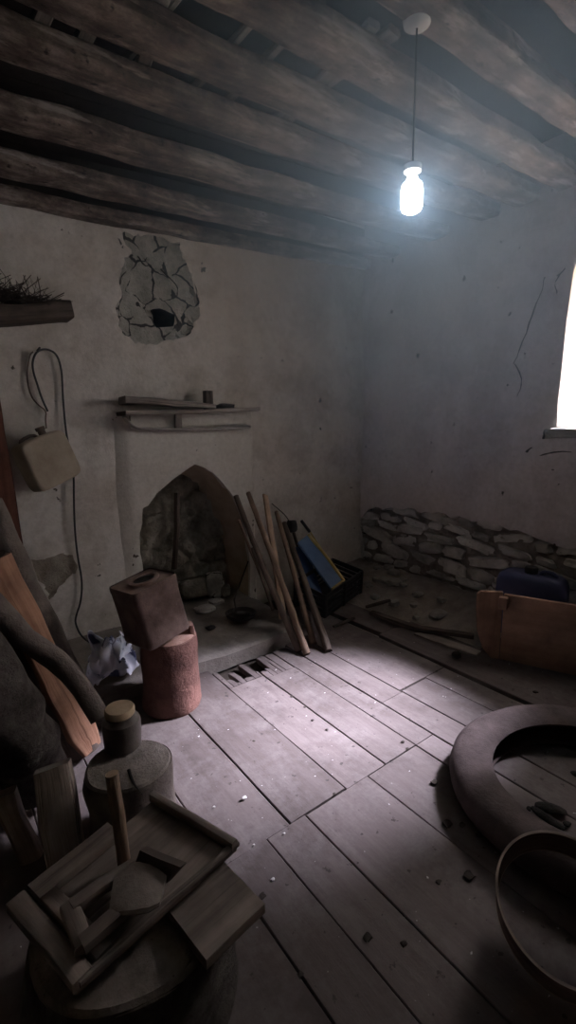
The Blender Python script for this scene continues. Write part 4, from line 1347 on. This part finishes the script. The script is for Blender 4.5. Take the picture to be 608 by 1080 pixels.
leaner('crooked_branch', 'crooked dark branch lying across the orange split log', 'branch', [hit(-20, 628, 1, 1.99), hit(18, 668, 1, 1.97), hit(50, 692, 1, 1.95), hit(80, 718, 1, 1.89), hit(106, 756, 1, 1.80)], ring(0.044, None, 16), 'smooth_bark', 5, 0.014, 6, scale=lambda t: 1.12-0.25*t, cap='stump_top')
leaner('bark_log', 'thick rough-barked log lowest in the left pile', 'log', [hit(-70, 650, 1, 1.72), hit(-5, 735, 1, 1.70), F(42, 822, 0.10)], ring(0.118, None, 22), 'bark', 6, 0.024, 8, cap='stump_top', group='logs leaning at the left')

# short hewn post
leaner('hewn_post', 'short pale hewn timber standing behind the dusty tray', 'timber', [F(76, 938, 0.0), F(55, 808, 0.35)], rect(0.115, 0.09, 0.012), 'pale_wood', 7, 0.008, 9, cap='stump_top', up=(0.25, 1, 0))
leaner('wood_offcut', 'short split offcut leaning at the far left beside the hewn post', 'wood', [F(34, 905, 0.0), F(4, 838, 0.26)], rect(0.07, 0.05, 0.01), 'pale_wood', 8, 0.008, 9, up=(0.3, 1, 0))
# low stump under the jar
sp = V((0.445, 1.585, 0))
s2 = thing('low_stump', 'low cracked tree stump under the lidded jar', 'stump', sp)
bm = new(); lathe(bm, sp, [(0.17, 0.0), (0.16, 0.05), (0.15, 0.15), (0.148, 0.25), (0.142, 0.292)], 36, 0.024, 6, 7)
obj('bark', bm, 'smooth_bark', s2)
bm = new(); lathe(bm, sp, [(0.143, 0.288), (0.136, 0.298), (0.07, 0.301), (0.001, 0.30)], 36, 0.016, 6, 7)
obj('sawn_top', bm, 'stump_top', s2)
bm = new()
q = F(137, 828, 0.300)
sweep(bm, smooth_path([F(136, 812, 0.3), F(139, 822, 0.3), F(143, 829, 0.3), F(150, 838, 0.298)], 1), ring(0.006, 0.004, 6), scale=lambda t: 1.1-0.8*t)
obj('crack', bm, 'soot_shade', s2)
jp = F(130, 786, 0.302)
jp = V((jp.x, jp.y, 0.300))
ja = thing('clay_jar', 'dark clay jar with a pale wooden lid on the low stump', 'jar', jp)
bm = new(); lathe(bm, jp, [(0.0, 0.0), (0.060, 0.0), (0.066, 0.006), (0.069, 0.05), (0.070, 0.095), (0.067, 0.112), (0.052, 0.125), (0.050, 0.135), (0.0, 0.136)], 32, 0.002, 6, 3)
obj('body', bm, 'crock', ja)
bm = new(); lathe(bm, jp+V((-0.002, 0, 0.132)), [(0.0, 0.0), (0.050, 0.0), (0.055, 0.006), (0.055, 0.022), (0.050, 0.030), (0.0, 0.032)], 28, 0.003, 9, 4)
obj('lid', bm, 'lid_wood', ja)

# ------------------------------------------------------------------ foreground stump with tray, frame, block
fs = V((0.275, 1.07, 0))
s3 = thing('chopping_stump', 'broad chopping stump under the dusty wooden tray', 'stump', fs)
bm = new(); lathe(bm, fs, [(0.265, 0.0), (0.255, 0.06), (0.245, 0.15), (0.242, 0.24), (0.235, 0.272)], 44, 0.035, 4, 12)
obj('bark', bm, 'bark', s3)
bm = new(); lathe(bm, fs, [(0.236, 0.268), (0.225, 0.281), (0.12, 0.285), (0.001, 0.283)], 44, 0.026, 4, 12)
obj('sawn_top', bm, 'stump_top', s3)
bm = new()
c4 = [F(185, 960, 0.315), F(212, 1014, 0.315), F(272, 962, 0.315), F(238, 912, 0.315)]
a_, b_, c_, d_ = c4
cen = (a_+b_+c_+d_)/4
ax = ((c_+d_)-(a_+b_)).normalized()
sweep(bm, [cen-ax*0.088, cen+ax*0.088], rect(0.175, 0.03, 0.004), step=0.04, namp=0.003, seed=6)
tag(obj('square_board', bm, 'tray_wood'), 'thick square board sticking out from under the tray on the stump', 'board')

TA, TB, TC, TD = F(14, 962, 0.37), F(80, 1044, 0.36), F(250, 892, 0.355), F(165, 842, 0.365)
def tp(u, v, h=0.0):
    """u along the tray from its near-left end, v across from the far side to the near side."""
    return TA.lerp(TD, u).lerp(TB.lerp(TC, u), v)+V((0, 0, h))
tr0 = thing('wooden_tray', 'dusty shallow wooden tray with raised battens, lying on the chopping stump', 'tray', tp(0.5, 0.5, -0.02))
bm = new()
panel(bm, (tp(0, 0), tp(0, 1), tp(1, 1), tp(1, 0)), 0.016, sub=10)
lay = uvl(bm)
ul = (TD-TA).normalized(); vl = (TB-TA).normalized()
for f in bm.faces:
    for lp in f.loops: lp[lay].uv = ((lp.vert.co-TA).dot(vl), (lp.vert.co-TA).dot(ul))
obj('bottom', bm, 'tray_wood', tr0)
def batten(p, q, wd, th, name, seed=0):
    bm = new(); sweep(bm, [p, q], rect(wd, th, 0.005), step=0.05, namp=0.004, seed=seed)
    obj(name, bm, 'tray_wood', tr0)
batten(tp(0.965, 0.0, 0.018), tp(0.965, 1.02, 0.018), 0.022, 0.030, 'end_batten', 1)
batten(tp(0.03, -0.02, 0.012), tp(0.03, 1.02, 0.012), 0.045, 0.028, 'end_batten', 2)
batten(tp(0.15, 0.02, 0.016), tp(0.15, 0.98, 0.016), 0.040, 0.024, 'cross_batten', 3)
batten(tp(0.02, 1.0, 0.010), tp(1.0, 1.0, 0.010), 0.018, 0.018, 'side_lip', 4)
batten(tp(0.10, 0.05, 0.018), tp(0.62, 0.05, 0.020), 0.060, 0.022, 'side_board', 5)

# wooden frame piece with two arms and a blade-like end
def T(px, py, h): return F(px, py, 0.37+h)
fr_ = thing('wooden_yoke', 'rough two-armed wooden yoke piece with a broad end, lying on the tray', 'wood', T(130, 945, 0))
bm = new()
sweep(bm, [T(76, 958, 0.03), T(108, 933, 0.035), T(142, 912, 0.04)], rect(0.034, 0.03, 0.008), step=0.03, namp=0.004, seed=1)
obj('arm', bm, 'tray_wood', fr_)
bm = new()
sweep(bm, [T(86, 998, 0.03), T(112, 976, 0.035), T(136, 955, 0.04), T(150, 944, 0.04)], rect(0.038, 0.03, 0.010), step=0.03, namp=0.004, seed=2)
obj('arm', bm, 'tray_wood', fr_)
bm = new()
sweep(bm, [T(72, 955, 0.028), T(88, 1000, 0.028)], rect(0.04, 0.028, 0.008), step=0.03, namp=0.004, seed=3)
obj('crosspiece', bm, 'tray_wood', fr_)
bm = new()
sweep(bm, [T(120, 944, 0.040), T(134, 938, 0.048), T(156, 932, 0.050), T(175, 934, 0.046)], [(x*0.058, y*0.015) for x, y in ring(1, 1, 16, 2.6)], step=0.02, namp=0.004, seed=4, scale=lambda t: 0.72+0.5*math.sin(math.pi*(0.12+0.60*t)) - 0.35*max(0, t-0.75)*3)
obj('blade', bm, 'worn_blade', fr_)
bm = new()
panel(bm, (T(139, 919, 0.040), T(173, 934, 0.040), T(190, 915, 0.085), T(147, 897, 0.085)), 0.028, sub=6)
obj('heel_block', bm, 'dark_wood', fr_)
leaner('upright_stick', 'brown round stick standing upright on the tray beside the yoke piece', 'stick', [T(131, 908, 0.015), hit(118, 816, 1, T(131, 908, 0.015).y+0.02)], ring(0.017, 0.015, 14), 'pole', 9, 0.003, 9, up=(0, 1, 0), cap='pole_pale')

# ------------------------------------------------------------------ crumbs on the floor
white = [(258, 843, 0.011), (226, 852, 0.006), (288, 929, 0.008), (300, 880, 0.005), (268, 892, 0.005), (214, 690, 0.010), (222, 697, 0.008)]
for k, (px, py, s) in enumerate(white):
    bm = new(); q = F(px, py, 0.0)
    rock(bm, (q.x, q.y, 0.002+s*0.5), (s*0.85, s*0.65, s*0.4), k+5.5, 2)
    tag(obj('plaster_crumb', bm, 'chip'), 'tiny white plaster crumb on the floorboards', 'crumb', 'white plaster crumbs on the floor')
dark = [(459, 826, 0.016), (472, 870, 0.018), (495, 925, 0.020), (463, 931, 0.010), (426, 996, 0.010), (277, 946, 0.012), (270, 958, 0.008), (388, 990, 0.014), (317, 1029, 0.010), (425, 783, 0.010), (330, 760, 0.008), (345, 770, 0.008), (268, 782, 0.007), (308, 735, 0.009), (322, 746, 0.008), (565, 733, 0.014), (353, 838, 0.008), (430, 790, 0.008), (506, 882, 0.014), (488, 871, 0.012)]
for k, (px, py, s) in enumerate(dark):
    bm = new(); q = F(px, py, 0.0)
    zf = 0.014 if q.x > 2.40 else 0.0
    rock(bm, (q.x, q.y, zf+0.001+s*0.28), (s*0.9, s*0.75, s*0.3), k+15.5, 2, 0.45)
    tag(obj('dirt_crumb', bm, 'dark_earth'), 'small dark crumb of dirt on the floorboards', 'crumb', 'dark crumbs on the floor')
